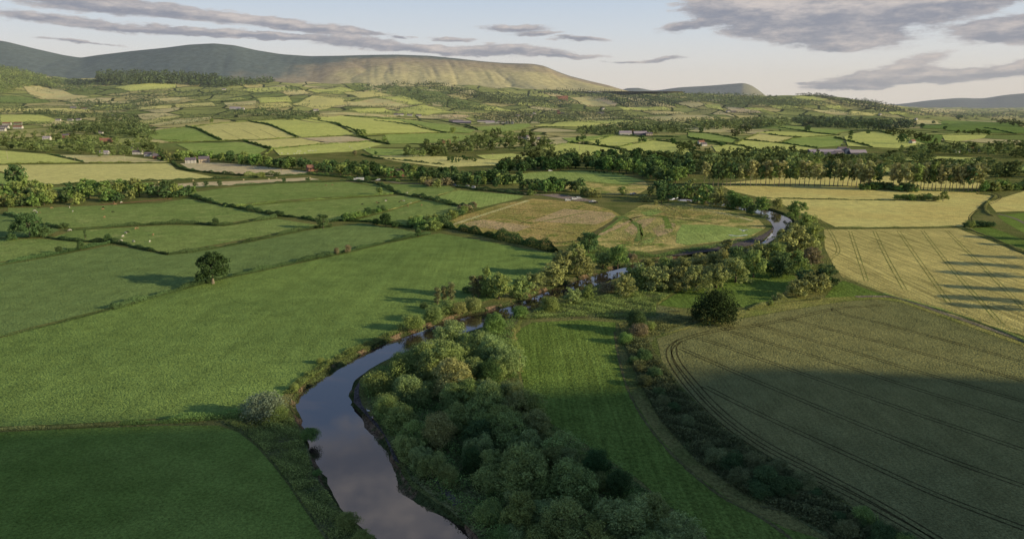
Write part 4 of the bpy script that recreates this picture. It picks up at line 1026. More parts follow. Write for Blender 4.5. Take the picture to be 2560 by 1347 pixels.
# ---- between the river and the wheat on the right
G3 = 'willows between the river and the wheat'
for k, u, v, r, c, lab in [
    ('willow', 1592, 682, 36, 'willow', 'willow at the near end of the long lit thicket'),
    ('willow', 1640, 688, 36, 'olive', 'olive willow second in the front row of the thicket'),
    ('willow', 1690, 690, 36, 'olive', 'olive willow third in the front row of the thicket'),
    ('willow', 1742, 690, 36, 'olive', 'tall olive willow in the middle of the front row'),
    ('willow', 1792, 682, 36, 'olive', 'olive willow before the mown field corner'),
    ('willow', 1842, 668, 36, 'olive', 'willow fifth in the front row, above the mown field'),
    ('broad', 1886, 655, 30, 'mid', 'darker tree at the far end of the front row'),
    ('bush', 1618, 655, 20, 'olive', 'low olive bush beside the narrow water'),
    ('bush', 1665, 652, 22, 'willow', 'low grey bush by the gravel bar'),
    ('bush', 1705, 655, 24, 'olive', 'low olive bush behind the front row'),
    ('bush', 1748, 645, 22, 'gold', 'golden bush close to the gravel bar'),
    ('bush', 1785, 640, 22, 'olive', 'olive bush behind the gravel bar trees'),
    ('willow', 1818, 610, 18, 'gold', 'golden young willow standing on the gravel bar'),
    ('bush', 1808, 632, 18, 'gold', 'golden scrub under the young willow'),
    ('bush', 1856, 622, 14, 'olive', 'small bush alone on the gravel'),
    ('broad', 1845, 640, 26, 'dark', 'dark tree in the second row of the thicket'),
    ('willow', 1905, 628, 34, 'olive', 'willow beside the broken white water'),
    ('willow', 1942, 628, 34, 'mid', 'green willow past the broken white water'),
    ('willow', 1985, 592, 42, 'olive', 'large golden green willow at the outside of the river bend'),
    ('bush', 1968, 592, 13, 'dark', 'dark bush right at the bend pool'),
    ('willow', 2028, 578, 28, 'mid', 'willow at the corner of the wheat with tramlines'),
    ('willow', 2030, 612, 28, 'olive', 'lit willow against the edge of the wheat'),
    ('willow', 1950, 655, 34, 'dark', 'dark willow behind the flat topped tree'),
    ('willow', 1992, 650, 30, 'mid', 'green willow between the bend and the small field'),
    ('oak', 2030, 640, 30, 'brown', 'flat topped brownish tree with bare stems at the wheat edge'),
    ('willow', 2062, 684, 30, 'dark', 'dark spreading tree at the wheat corner above the green triangle'),
    ('willow', 2020, 690, 26, 'dark', 'dark low tree joining the rounded pair of bushes'),
    ('bush', 2000, 716, 34, 'olive', 'round bush nearer the mown field, one of a close pair'),
    ('bush', 2042, 702, 36, 'olive', 'round bush nearer the green triangle, one of a close pair'),
    ('bush', 1948, 740, 15, 'gold', 'dry golden bush at the tip of the mown field'),
    ('bush', 1925, 755, 10, 'mid', 'tiny green shrub beside the dry golden bush'),
    ('bush', 1920, 662, 22, 'green', 'green bush at the far edge of the mown field'),
]:
    blob(k, u, v, r, lab, G3, c)
G4 = 'trees along the upper river'
for k, u, v, r, c, lab in [
    ('willow', 2016, 548, 20, 'mid', 'willow overhanging the bend pool from the wheat side'), ('willow', 1990, 520, 22, 'green', 'bushy tree with a broad top on the wheat bank of the pool'),
    ('broad', 1945, 508, 11, 'olive', 'small lit tree on the wheat bank'), ('willow', 1905, 505, 18, 'green', 'green tree halfway along the upper river bank'),
    ('willow', 1862, 503, 20, 'green', 'low green tree on the upper river bank'), ('willow', 1835, 494, 24, 'green', 'rounded dark tree on the upper river bank'), ('willow', 1798, 487, 26, 'olive', 'large rounded tree where the upper river turns'),
    ('willow', 1765, 480, 26, 'green', 'dark rounded tree near the sparkling water'), ('willow', 1738, 463, 26, 'olive', 'pale lit tree above the sparkling water'), ('willow', 1720, 476, 18, 'green', 'dark tree at the waterside next to the sparkle'),
    ('willow', 1880, 522, 14, 'dark', 'dark waterside scrub below the upper bank trees'),
    ('bush', 2030, 545, 14, 'mid', 'bush at the meeting of wheat fields and river trees'),
]:
    blob(k, u, v, r, lab, G4, c)
for u, v, r, lab in [(1655, 486, 16, 'dark waterside scrub at the head of the visible river'), (1672, 480, 18, 'darkest tree at the head of the visible river'), (1690, 478, 17, 'dark tree over the sparkling water'), (1706, 482, 13, 'dark scrub at the waterline of the sparkle'), (1648, 470, 20, 'dark tree on the shaded slope over the river'), (1668, 462, 20, 'dark tree higher on the shaded slope over the river')]:
    blob('broad', u, v, r, lab, G4, 'dark')
# ---- single trees near by
tree('bush', 1785, 806, hpx(1785, 806, 92), 'very dark round tree standing alone at the edge of the large wheat field', None, (0.012, 0.018, 0.007), 1.0, name='dark_tree', cat='tree')
blob('bush', 1742, 785, 16, 'dark shrub against the side of the very dark round tree', None, 'dark')
for k, u, v, r, c, lab in [('broad', 1592, 800, 26, 'dark', 'dark upright bush at the top of the thicket between mown field and wheat'), ('bush', 1600, 822, 26, 'brown', 'brownish bush in the small thicket'), ('bush', 1565, 843, 22, 'green', 'round dark green bush at the mown field edge'), ('bush', 1625, 812, 16, 'mid', 'bright green bush on the wheat side of the small thicket'), ('bush', 1610, 885, 24, 'dark', 'dark bush alone in the rough verge below the thicket')]:
    blob(k, u, v, r, lab, 'small thicket beside the mown field', c)
G5 = 'scrub at the corner of the wheat field'
for u, v, r, c, lab in [(1790, 1140, 34, 'willow', 'first grey bush of the scrub by the wheat'), (1835, 1150, 36, 'dark', 'dark bush second along the scrub'), (1880, 1150, 34, 'mid', 'taller green bush on the wheat side of the scrub'), (1850, 1190, 34, 'willow', 'grey bush on the path side of the scrub'), (1915, 1190, 40, 'dark', 'large dark bush in the middle of the scrub'), (1950, 1170, 34, 'willow', 'grey bush touching the wheat in the scrub'), (1970, 1215, 38, 'dark', 'dark bush near the end of the scrub'), (2010, 1200, 36, 'willow', 'last round grey bush of the scrub'), (1900, 1225, 30, 'dark', 'low dark bush above the bend of the path'), (1770, 1120, 22, 'mid', 'small bush at the top end of the scrub'),
    (2160, 1290, 34, 'green', 'dark green bush beyond the scrub, near the bottom edge'), (2210, 1330, 36, 'dark', 'bush at the bottom edge next to the wheat'), (2120, 1320, 30, 'willow', 'pale weeds and bush at the bottom edge'), (2270, 1360, 34, 'green', 'bush cut by the bottom edge below the wheat')]:
    blob('bush', u, v, r, lab, G5, {'willow': 'scrub', 'dark': 'dark', 'mid': 'scrub'}.get(c, c))
for u, v in scatter([(1745, 1110), (1800, 1120), (1900, 1150), (2010, 1195), (2040, 1230), (1960, 1240), (1880, 1225), (1810, 1170)], 26, 17) + scatter([(2080, 1270), (2170, 1290), (2290, 1350), (2240, 1380), (2130, 1330)], 12, 18) + scatter([(1570, 880), (1620, 900), (1680, 990), (1740, 1060), (1690, 1040), (1610, 960)], 9, 22):
    blob('bush', u, v, random.uniform(14, 25), 'low scrubby bush filling the strip between the mown field and the wheat', 'scrub strip between the mown field and the wheat', random.choice(['scrub', 'dark', 'rank']), name='scrub_bush')
blob('bush', 660, 1012, 52, 'large silver leaved bush where the hedge meets the river', None, (0.062, 0.074, 0.046))
blob('bush', 690, 1030, 30, 'dark green bush at the foot of the silver leaved bush', None, 'mid')
blob('bush', 776, 1084, 26, 'green bush overhanging the pool on the open bank', None, 'green')
blob('bush', 793, 1180, 12, 'tiny bush on the eroded open bank', None, 'green')
blob('bush', 870, 1300, 34, 'leafy bush at the bottom edge on the open bank', None, 'mid')
blob('bush', 905, 1345, 34, 'bush cut by the bottom edge beside the water', None, 'mid')
blob('bush', 800, 900, 12, 'low shrub on the eroded earth bank', 'shrubs on the earth bank', 'mid'); blob('bush', 735, 965, 14, 'shrub at the foot of the earth bank near the silver bush', 'shrubs on the earth bank', 'mid'); blob('bush', 822, 905, 9, 'smallest shrub on the earth bank', 'shrubs on the earth bank', 'mid')
tree('oak', 533, 709, hpx(533, 709, 82), 'lone oak with a wide crown and pale trunk on the hedge in the green fields', None, (0.013, 0.022, 0.008), 0.98)
tree('oak', 76, 592, hpx(76, 592, 54), 'wide spreading oak with a pale trunk at a hedge corner', None, 'dark', 1.25)
for u, v, r, lab in [(103, 575, 20, 'bush on the sunny side of the wide spreading oak'), (28, 590, 12, 'bush on the shaded side of the wide spreading oak'), (48, 545, 10, 'round bush on the hedge above the wide spreading oak'), (158, 562, 10, 'round bush beside the gate in the cattle pasture')]:
    blob('bush', u, v, r, lab, None, 'dark')
for k, u, v, n, w, c, lab in [
    ('slim', 214, 597, 22, 1.6, 'dark', 'narrow upright tree on the hedge of the cattle field'), ('broad', 271, 606, 20, 1.1, 'dark', 'round hedge tree at the meeting of three hedges'),
    ('broad', 202, 625, 20, 1.0, 'dark', 'taller of the small trees along the low hedge'), ('broad', 147, 632, 15, 1.3, 'dark', 'small tree on the low hedge, leaning'), ('bush', 172, 629, 9, 1.0, 'dark', 'tiny tree between two others on the low hedge'), ('bush', 82, 644, 10, 1.0, 'dark', 'bush farthest along the low hedge'),
    ('broad', 540, 563, 18, 1.3, 'dark', 'small tree standing on the hedge between two cattle pastures'), ('broad', 706, 541, 13, 1.2, 'dark', 'little tree at the hedge corner below the long pasture'), ('broad', 808, 571, 38, 1.05, 'dark', 'ragged tree at the end of the cattle pasture hedge'),
    ('broad', 842, 637, 19, 1.0, 'brown', 'thin brownish tree on the hedge, one of two'), ('broad', 870, 633, 22, 1.0, 'brown', 'darker tree on the hedge, one of two'), ('broad', 1046, 592, 24, 1.1, 'dark', 'small leaning tree where two hedges meet'),
    ('broad', 965, 566, 34, 1.1, 'deep', 'dark tree in the middle of a hedge clump'), ('bush', 940, 562, 18, 1.1, 'deep', 'dark bush beside the hedge clump tree'), ('bush', 988, 568, 16, 1.1, 'deep', 'dark bush trailing the hedge clump tree'),
    ('broad', 950, 486, 18, 1.4, 'mid', 'lit round tree by the hedge of the upper pasture'), ('bush', 1122, 512, 14, 1.5, 'dark', 'square dark bush alone on the thick hedge'),
    ('oak', 44, 463, 44, 0.95, 'dark', 'old tree with a leaning top beside the pale wheat'), ('bush', 58, 466, 24, 1.0, 'mid', 'green bush at the foot of the old leaning tree'),
    ('broad', 488, 468, 12, 1.2, 'dark', 'first of three round trees on the hay strip'), ('broad', 515, 467, 14, 1.3, 'dark', 'second of three round trees on the hay strip'), ('broad', 549, 466, 14, 1.3, 'dark', 'third of three round trees on the hay strip'),
    ('broad', 710, 457, 12, 1.3, 'dark', 'round tree standing apart on the hay strip'), ('broad', 770, 454, 11, 1.3, 'dark', 'round tree at the narrow end of the hay strip'), ('broad', 656, 445, 14, 1.4, 'mid', 'round tree on the edge of the pale hay field'),
    ('oak', 2357, 504, 24, 0.9, 'mid', 'tree at the end of the hedge island in the wheat'),
    ('broad', 908, 342, 18, 1.4, 'mid', 'lit round tree in the corner of a hillside field'), ('broad', 895, 338, 15, 1.3, 'dark', 'dark tree against the lit round one on the hillside'), ('broad', 962, 356, 16, 1.1, 'mid', 'small tree below the hillside hedge corner'), ('broad', 1132, 334, 16, 1.4, 'mid', 'round tree alone at the end of a long hillside hedge'), ('broad', 1065, 361, 14, 1.3, 'dark', 'dark round tree in the middle of a hillside pasture'), ('broad', 1100, 360, 12, 1.3, 'dark', 'dark tree beside the farm cottage'),
    ('broad', 888, 390, 14, 1.2, 'brown', 'reddish bush above the belt of trees'), ('broad', 940, 388, 11, 1.1, 'dark', 'small dark tree in the pasture above the belt'), ('broad', 798, 302, 8, 1.4, 'dark', 'tiny round tree on the skyline hedge'), ('broad', 995, 311, 6, 1.4, 'dark', 'tiny bush on the long hillside hedge'), ('broad', 530, 308, 10, 1.4, 'mid', 'round tree above the striped barley'),
    ('broad', 1445, 356, 16, 1.2, 'dark', 'round tree, nearer the cottage, of a close pair'), ('broad', 1458, 352, 17, 1.1, 'dark', 'round tree, farther from the cottage, of a close pair'), ('broad', 1494, 363, 14, 1.3, 'dark', 'round tree alone on the diagonal hedge'), ('oak', 1606, 359, 22, 0.9, 'dark', 'spreading tree at the joint of four fields'), ('broad', 1682, 362, 16, 1.3, 'deep', 'dark round tree by the field corner'),
    ('broad', 1752, 334, 15, 1.3, 'dark', 'round tree in the tan field'), ('broad', 1805, 368, 14, 1.4, 'dark', 'dark round tree below the tan field'), ('oak', 2018, 330, 16, 1.0, 'dark', 'flat topped tree on the ridge hedge'), ('slim', 2125, 352, 24, 2.6, 'dark', 'tall dark tree standing on a field hedge'), ('oak', 2170, 336, 10, 1.0, 'dark', 'small spreading tree near the hill crest'), ('oak', 2255, 360, 22, 1.0, 'dark', 'spreading tree above the white cottage'), ('broad', 1912, 332, 5, 1.3, 'dark', 'tiny tree in the green hill pasture'), ('broad', 1950, 329, 6, 1.3, 'dark', 'tiny tree on the middle hill hedge'),
    ('broad', 2305, 320, 10, 1.5, 'deep', 'dark round tree in the shaded hill field'), ('broad', 2362, 325, 8, 1.5, 'deep', 'small dark tree in the shaded hill field'), ('broad', 2470, 338, 10, 1.5, 'deep', 'dark round tree at the edge of the shaded field'), ('broad', 2398, 299, 10, 1.5, 'deep', 'dark crest tree on the shaded hill'), ('broad', 2333, 310, 7, 1.4, 'dark', 'tiny tree by the tan crest field'),
    ('broad', 1556, 488, 22, 1.4, 'mid', 'lit round tree on the edge of the golden meadow'), ('bush', 1610, 505, 20, 1.2, 'olive', 'lit olive bush by the footpath in the meadow'), ('broad', 1625, 490, 26, 1.1, 'olive', 'olive tree beside the river at the meadow end'), ('bush', 1640, 512, 12, 1.0, 'olive', 'small olive bush at the head of the footpath'),
]:
    tree(k, u, v, hpx(u, v, n), lab, None, c, w, name='hedgerow_tree' if k in ('broad', 'slim') else None)
for i, (u, n) in enumerate([(1475, 3.6), (1484, 4), (1497, 4.5), (1510, 5), (1532, 6), (1545, 6), (1557, 6)]):
    tree('bush', u, 430 + (u - 1470) * 0.09, hpx(u, 430, n), 'square clipped bush in the row across the river meadow', 'row of clipped bushes in the meadow', 'deep', 1.1)

_far = []
def far_belt(kinds, pts, h, cols, w=(0.9, 1.15)):
    for u, v in pts: _far.append((random.choice(kinds), at(u, v), random.uniform(*h), COL[random.choice(cols)], random.uniform(*w)))
# ---- belts of trees
belt(['broad', 'willow'], scatter([(-20, 485), (60, 480), (200, 478), (330, 475), (430, 478), (470, 487), (430, 494), (330, 502), (200, 512), (60, 518), (-20, 520)], 62, 13, 1.6), (9, 15), 'leafy tree in the long scrub belt beside the cattle pasture', 'belt of trees beside the cattle pasture', ['mid', 'green', 'olive', 'dark', 'green'], (1.0, 1.4))
belt(['broad', 'bush'], scatter([(420, 482), (470, 478), (500, 486), (480, 494), (430, 495)], 8, 10, 1.6), (6, 9), 'low tree at the thin end of the scrub belt', 'belt of trees beside the cattle pasture', ['green', 'dark'], (1.0, 1.3))
belt(['broad'], scatter([(610, 408), (700, 412), (800, 418), (900, 425), (1000, 432), (1100, 440), (1240, 452), (1300, 462), (1240, 470), (1140, 462), (1040, 455), (950, 446), (860, 442), (780, 428), (700, 420)], 88, 12, 2.2), (10, 16), 'dark tree in the belt along the main road', 'belt of trees along the main road', ['dark', 'green', 'dark', 'mid', 'deep'], (1.0, 1.35))
belt(['bush', 'broad'], scatter([(1060, 455), (1110, 462), (1130, 468), (1090, 470), (1050, 462)], 7, 12, 1.6), (7, 11), 'brownish tree at the road bend', 'brown trees at the road bend', ['brown', 'olive'], (1.2, 1.5))
belt(['broad'], scatter([(440, 398), (520, 398), (600, 404), (680, 414), (760, 426), (700, 424), (600, 414), (520, 404), (440, 404)], 26, 12, 2.2), (12, 18), 'dark tree behind the pale hay field', 'trees behind the pale hay field', ['dark', 'green', 'green', 'mid'], (1.0, 1.3))
belt(['broad'], scatter([(1225, 440), (1320, 420), (1420, 408), (1450, 402), (1440, 425), (1340, 430), (1250, 440)], 20, 10, 2), (13, 18), 'dark tree in the plantation behind the meadow', 'dark plantation behind the meadow', ['deep', 'dark'], (0.9, 1.1))
belt(['conifer', 'broad'], scatter([(1225, 437), (1300, 424), (1440, 406), (1445, 424), (1330, 431), (1250, 440)], 26, 8, 1.6), (14, 19), 'dark pointed tree in the plantation behind the meadow', 'dark plantation behind the meadow', ['deep', 'deep', 'dark'], (1.0, 1.3))
belt(['broad'], scatter([(1460, 420), (1520, 408), (1620, 405), (1720, 410), (1730, 440), (1690, 462), (1640, 455), (1560, 436), (1480, 428)], 62, 13, 1.8), (15, 23), 'tall dark tree in the wood above the river', 'dark wood above the river', ['deep', 'deep', 'dark', 'dark', 'green'], (0.9, 1.2))
far_belt(['broad'], scatter([(1000, 388), (1080, 376), (1180, 352), (1240, 338), (1330, 345), (1400, 372), (1340, 380), (1260, 376), (1180, 384), (1100, 392), (1020, 396)], 66, 13, 1.8), (15, 24), ['green', 'dark', 'green', 'mid', 'dark'], (1.0, 1.35))
belt(['conifer', 'broad'], scatter([(1120, 403), (1180, 399), (1200, 405), (1130, 408)], 12, 7, 1.6), (6, 9), 'small dark tree in the strip below the wood', 'strip of small trees below the wood', ['deep', 'dark'], (1.2, 1.5))
far_belt(['broad'], scatter([(1340, 392), (1420, 396), (1560, 400), (1640, 396), (1700, 402), (1700, 412), (1560, 412), (1430, 408), (1290, 418), (1260, 420)], 44, 11, 2), (15, 23), ['dark', 'deep', 'green'], (1.0, 1.3))
far_belt(['broad'], scatter([(-10, 345), (40, 335), (130, 335), (230, 345), (330, 360), (390, 372), (400, 392), (340, 392), (240, 394), (130, 384), (0, 372)], 88, 13, 1.6), (11, 18), ['mid', 'green', 'olive', 'mid', 'dark'], (1.1, 1.5))
far_belt(['broad'], scatter([(340, 350), (380, 352), (365, 362), (330, 360)], 8, 9, 1.6), (10, 14), ['green', 'mid'], (1.2, 1.5))
for u in (402, 410, 418, 426): tree('conifer', u, 404, hpx(u, 404, 30 - (u - 402) * 0.4), 'dense dark cypress screen tree beside the gabled cottage', 'cypress screen beside the gabled cottage', 'dark' if u < 415 else 'olive', 1.3)
pop = along([(1760, 466), (1900, 465), (2040, 466), (2160, 468), (2200, 467)], 11.5, (1.0, 1.2)) + along([(2150, 472), (2170, 471)], 9) + [(2170, 474), (2196, 473), (2232, 476), (2246, 475)] + along([(2262, 476), (2360, 477), (2450, 479)], 9.5, (1, 1.5))
for u, v in pop: tree('row', u, v, hpx(u, v, random.uniform(48, 64)), 'tall slender poplar with a bare pale stem in the row behind the wheat', 'row of poplars behind the wheat', random.choice(['pop', 'pop', 'mid', 'dark']), random.uniform(0.95, 1.25))
far_belt(['broad'], scatter([(1730, 436), (1780, 416), (1860, 408), (1960, 416), (2060, 422), (2020, 430), (1860, 432), (1760, 440)], 46, 11, 2), (18, 28), ['mid', 'green', 'pop', 'olive', 'dark'], (0.95, 1.25))
far_belt(['broad'], scatter([(1720, 398), (1780, 396), (1900, 384), (2040, 392), (2060, 404), (1960, 404), (1820, 412), (1720, 410)], 44, 11, 2), (13, 20), ['dark', 'green', 'dark'], (1.0, 1.3))
far_belt(['broad', 'bush'], scatter([(2060, 408), (2140, 402), (2260, 396), (2330, 398), (2320, 412), (2160, 420), (2060, 420)], 30, 12, 2), (13, 20), ['mid', 'green', 'brown', 'dark'], (1.0, 1.4))
far_belt(['broad'], scatter([(2230, 384), (2300, 372), (2400, 372), (2500, 366), (2600, 362), (2600, 398), (2500, 394), (2420, 388), (2300, 392)], 52, 12, 1.8), (13, 20), ['green', 'mid', 'brown', 'dark'], (1.1, 1.4))
far_belt(['broad', 'willow'], scatter([(2230, 440), (2330, 428), (2440, 425), (2560, 432), (2600, 440), (2600, 450), (2480, 446), (2340, 444)], 34, 12, 2), (15, 23), ['green', 'mid', 'dark', 'olive'], (1.0, 1.3))
belt(['bush', 'willow'], along([(2460, 478), (2510, 474), (2570, 474), (2620, 474)], 9, (2, 3)), (7, 13), 'bushy tree at the end of the poplar row', 'bushes at the end of the poplar row', ['mid', 'olive', 'green'], (1.1, 1.4))
belt(['bush'], along([(2160, 474), (2200, 474), (2290, 480)], 10, (2, 1)), (6, 10), 'low bush under the poplars', 'bushes under the poplars', ['dark', 'green'], (1.2, 1.5))
belt(['broad', 'bush'], along([(2242, 499), (2290, 501), (2345, 502)], 8, (2, 1)), (4, 7), 'bush in the hedge island in the wheat', 'hedge island in the wheat', ['mid', 'olive', 'green'], (1.2, 1.5), name='bush')
belt(['bush'], along([(2415, 568), (2440, 566), (2480, 568)], 11, (1, 1)), (4, 6), 'bush on the corner between wheat and bright grass', 'bushes on the corner of the wheat', ['mid', 'olive', 'dark'], (1.1, 1.4))
belt(['broad'], scatter([(1300, 475), (1390, 472), (1450, 474), (1450, 480), (1390, 484), (1310, 482)], 14, 11, 1.8), (9, 15), 'dark tree in the row at the foot of the golden meadow', 'row of trees at the foot of the golden meadow', ['deep', 'dark', 'green'], (1.1, 1.4))
belt(['bush'], along([(1460, 486), (1480, 492), (1496, 496)], 10, (2, 1)), (6, 10), 'olive bush behind the gravel yard', 'bushes behind the gravel yard', ['olive', 'mid'], (1.2, 1.5))
belt(['bush'], along([(1322, 487), (1340, 489)], 9, (2, 1)), (4, 6), 'leafy bush beside the gravel yard gate', 'bushes beside the gravel yard', ['mid'], (1.2, 1.5))
belt(['bush', 'broad'], along([(868, 552), (900, 544), (935, 534), (966, 526)], 11, (2, 1)), (4, 7), 'hedgerow bush along the small cattle field', 'bushes along the small cattle field', ['dark', 'green'], (1.1, 1.4), name='hedgerow_bush')
belt(['bush'], scatter([(1020, 560), (1060, 550), (1110, 556), (1120, 574), (1080, 580), (1030, 574)], 11, 13, 1.6), (6, 8), 'grey green bush in the broad hedge clump', 'broad hedge clump', ['dark', 'green', 'mid'], (1.2, 1.5), name='hedgerow_bush')
belt(['bush', 'broad'], along([(1105, 552), (1140, 542), (1175, 528), (1190, 522)], 10, (2, 1)), (5, 8), 'hedgerow bush beside the rough meadow', 'bushes beside the rough meadow', ['mid', 'dark', 'brown'], (1.1, 1.4), name='hedgerow_bush')
far_belt(['broad'], scatter([(1690, 372), (1720, 366), (1760, 372), (1740, 382), (1700, 380)], 9, 9, 1.6), (12, 17), ['deep', 'dark'], (1.1, 1.4))
far_belt(['broad'], scatter([(1828, 345), (1860, 340), (1885, 330), (1880, 322), (1840, 325), (1826, 335)], 18, 9, 1.6), (13, 20), ['dark', 'deep', 'green'], (1.1, 1.4))
far_belt(['broad'], scatter([(2215, 332), (2260, 334), (2300, 345), (2350, 358), (2320, 360), (2270, 346), (2220, 340)], 22, 9, 1.8), (11, 17), ['deep', 'dark'], (1.1, 1.4))
far_belt(['broad'], scatter([(2390, 334), (2440, 332), (2460, 336), (2400, 338)], 9, 9, 1.8), (10, 14), ['deep'], (1.2, 1.5))
far_belt(['broad'], scatter([(2470, 300), (2520, 304), (2580, 316), (2580, 322), (2500, 312)], 14, 8, 1.8), (13, 18), ['deep'], (1.2, 1.5))
def build_far():
    rg = np.random.default_rng(5); Vs, Fs, Ss = [], [], []; base = 0
    for kind, p, h, c, w in _far:
        cc, r = crown_pts(rg, kind, 22)
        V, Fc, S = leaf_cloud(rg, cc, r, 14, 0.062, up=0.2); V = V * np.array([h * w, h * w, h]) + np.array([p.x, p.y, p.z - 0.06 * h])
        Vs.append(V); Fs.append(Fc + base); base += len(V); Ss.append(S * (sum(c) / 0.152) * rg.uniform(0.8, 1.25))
    o = mesh_obj('distant_woodland', np.concatenate(Vs), np.concatenate(Fs), M['leaf'], shade=np.concatenate(Ss)); o.color = (0.040, 0.052, 0.019, 1)
    tag(o, kind='stuff')
build_far()
# off to the sunny side: hedgerow trees whose long shadows cross the wheat
for x, y, h in [(299, 373, 15), (283, 350, 15), (263, 322, 14), (239, 291, 12), (314, 395, 12), (249, 303, 14), (359, 453, 14), (345, 430, 12)]:
    nm, ct = NAMES['broad']; me, tm = get_proto('broad', 1, 1)
    t = thing('hedgerow_tree', 'hedge tree beyond the wheat with tramlines', 'tree', (x, y, 0), x, 'hedge trees beyond the wheat'); t.scale = (h, h, h)
    for nn, dd in (('crown', me), ('trunk', tm)):
        o = bpy.data.objects.new(nn, dd); C.objects.link(o); o.parent = t; o.color = (*COL['mid'], 1)

# ---- far woods that read as masses
def S(name, poly, n, h, col, quads=70, mind=4.5, vs=1.7, conifer=False, seed=0):
    k = 1.35 if conifer else 1.75
    stuff_wood(name, scatter(poly, n, mind, vs), (h[0] * k, h[1] * k), col, int(quads * 1.3), conifer, seed)
S('hillside_wood', [(-30, 150), (10, 152), (60, 172), (110, 192), (150, 212), (130, 222), (90, 216), (50, 222), (0, 238), (-30, 236)], 330, (14, 22), (0.057, 0.069, 0.024), 60, 5, 1.5, seed=1)
S('hillside_wood', [(60, 200), (150, 200), (215, 205), (250, 215), (250, 232), (200, 232), (140, 224), (90, 215)], 150, (12, 18), (0.048, 0.060, 0.025), 50, 5, 1.5, seed=2)
S('conifer_wood', [(240, 205), (262, 186), (330, 181), (420, 182), (510, 190), (560, 202), (520, 214), (400, 211), (320, 213), (250, 214)], 460, (44, 56), (0.033, 0.043, 0.019), 60, 4.2, 1.6, True, 3)
S('hillside_wood', [(470, 206), (560, 196), (680, 200), (680, 210), (560, 220), (480, 216)], 170, (20, 28), (0.037, 0.048, 0.020), 50, 5, 1.5, seed=4)
S('hillside_wood', [(160, 206), (250, 208), (245, 214), (170, 216)], 50, (12, 18), (0.021, 0.029, 0.019), 50, 4, 1.5, seed=24)
S('conifer_wood', [(968, 204), (1060, 206), (1120, 216), (1180, 232), (1260, 250), (1300, 262), (1240, 262), (1160, 246), (1080, 224), (980, 210)], 280, (18, 26), (0.036, 0.044, 0.020), 50, 4.5, 1.6, True, 5)
S('hillside_wood', [(880, 216), (960, 214), (1060, 228), (1160, 258), (1240, 278), (1180, 282), (1080, 264), (980, 240), (900, 228)], 200, (12, 18), (0.048, 0.059, 0.025), 50, 5.5, 1.5, seed=6)
S('hillside_wood', [(1180, 236), (1280, 240), (1400, 250), (1440, 262), (1380, 272), (1280, 264), (1200, 250)], 170, (12, 18), (0.043, 0.053, 0.026), 50, 5.5, 1.5, seed=7)
S('conifer_wood', [(1330, 236), (1400, 228), (1500, 230), (1580, 236), (1660, 250), (1700, 264), (1640, 270), (1560, 268), (1500, 248), (1420, 240)], 360, (18, 26), (0.022, 0.030, 0.020), 55, 4.2, 1.5, True, 8)
S('hillside_wood', [(1640, 240), (1760, 236), (1900, 244), (2000, 254), (2080, 262), (2000, 268), (1860, 266), (1760, 258), (1660, 256)], 330, (12, 18), (0.046, 0.055, 0.028), 50, 5, 1.5, seed=9)
S('hillside_wood', [(2050, 244), (2120, 252), (2180, 254), (2240, 270), (2260, 284), (2180, 278), (2100, 264)], 170, (12, 18), (0.033, 0.040, 0.025), 50, 5, 1.4, seed=10)
S('hillside_wood', [(1990, 240), (2020, 238), (2060, 240), (2080, 248), (2030, 243)], 40, (12, 17), (0.027, 0.033, 0.022), 45, 4, 1.4, seed=25)
S('conifer_wood', [(1836, 236), (1866, 236), (1866, 240), (1836, 240)], 12, (16, 20), (0.021, 0.029, 0.019), 45, 3, 1.4, True, 11)
S('valley_wood', [(1730, 312), (1800, 306), (1920, 304), (1980, 310), (1960, 318), (1860, 322), (1760, 326), (1730, 322)], 190, (14, 20), (0.049, 0.060, 0.023), 70, 6, 1.5, seed=12)
S('valley_wood', [(1980, 304), (2060, 304), (2160, 312), (2230, 320), (2200, 326), (2100, 322), (2000, 316)], 150, (16, 22), (0.037, 0.048, 0.022), 70, 6, 1.5, seed=13)
S('valley_wood', [(2180, 312), (2260, 306), (2290, 312), (2280, 322), (2200, 326)], 50, (12, 18), (0.024, 0.031, 0.019), 60, 6, 1.5, seed=14)
S('valley_wood', [(1450, 330), (1520, 326), (1600, 322), (1700, 322), (1720, 334), (1620, 336), (1520, 338), (1440, 338)], 120, (12, 18), (0.042, 0.051, 0.022), 70, 7, 1.5, seed=15)
S('valley_wood', [(1240, 312), (1340, 298), (1460, 290), (1600, 294), (1620, 300), (1480, 304), (1340, 310)], 150, (9, 14), (0.042, 0.051, 0.025), 50, 6, 1.6, seed=16)
S('valley_wood', [(1180, 292), (1300, 284), (1440, 280), (1560, 284), (1560, 292), (1420, 296), (1280, 302), (1190, 306)], 170, (9, 15), (0.041, 0.049, 0.026), 50, 6, 1.6, seed=17)
S('valley_wood', [(260, 300), (330, 290), (350, 318), (390, 340), (340, 346), (250, 336), (120, 330), (160, 322), (240, 318)], 120, (10, 16), (0.042, 0.053, 0.022), 70, 7, 1.5, seed=18)
S('valley_wood', [(0, 282), (120, 280), (170, 290), (220, 286), (300, 284), (300, 292), (180, 298), (60, 286)], 60, (8, 12), (0.033, 0.043, 0.020), 60, 7, 1.6, seed=19)
S('valley_wood', [(160, 262), (240, 256), (300, 262), (380, 252), (420, 262), (300, 280), (220, 276)], 90, (10, 16), (0.038, 0.048, 0.024), 60, 7, 1.6, seed=20)
S('valley_wood', [(250, 236), (400, 230), (560, 230), (640, 226), (760, 220), (740, 232), (600, 240), (460, 246), (300, 250)], 130, (9, 14), (0.041, 0.050, 0.025), 50, 9, 1.6, seed=21)
S('valley_wood', [(560, 282), (680, 276), (760, 286), (700, 292), (600, 290)], 50, (9, 14), (0.037, 0.048, 0.022), 60, 7, 1.5, seed=22)
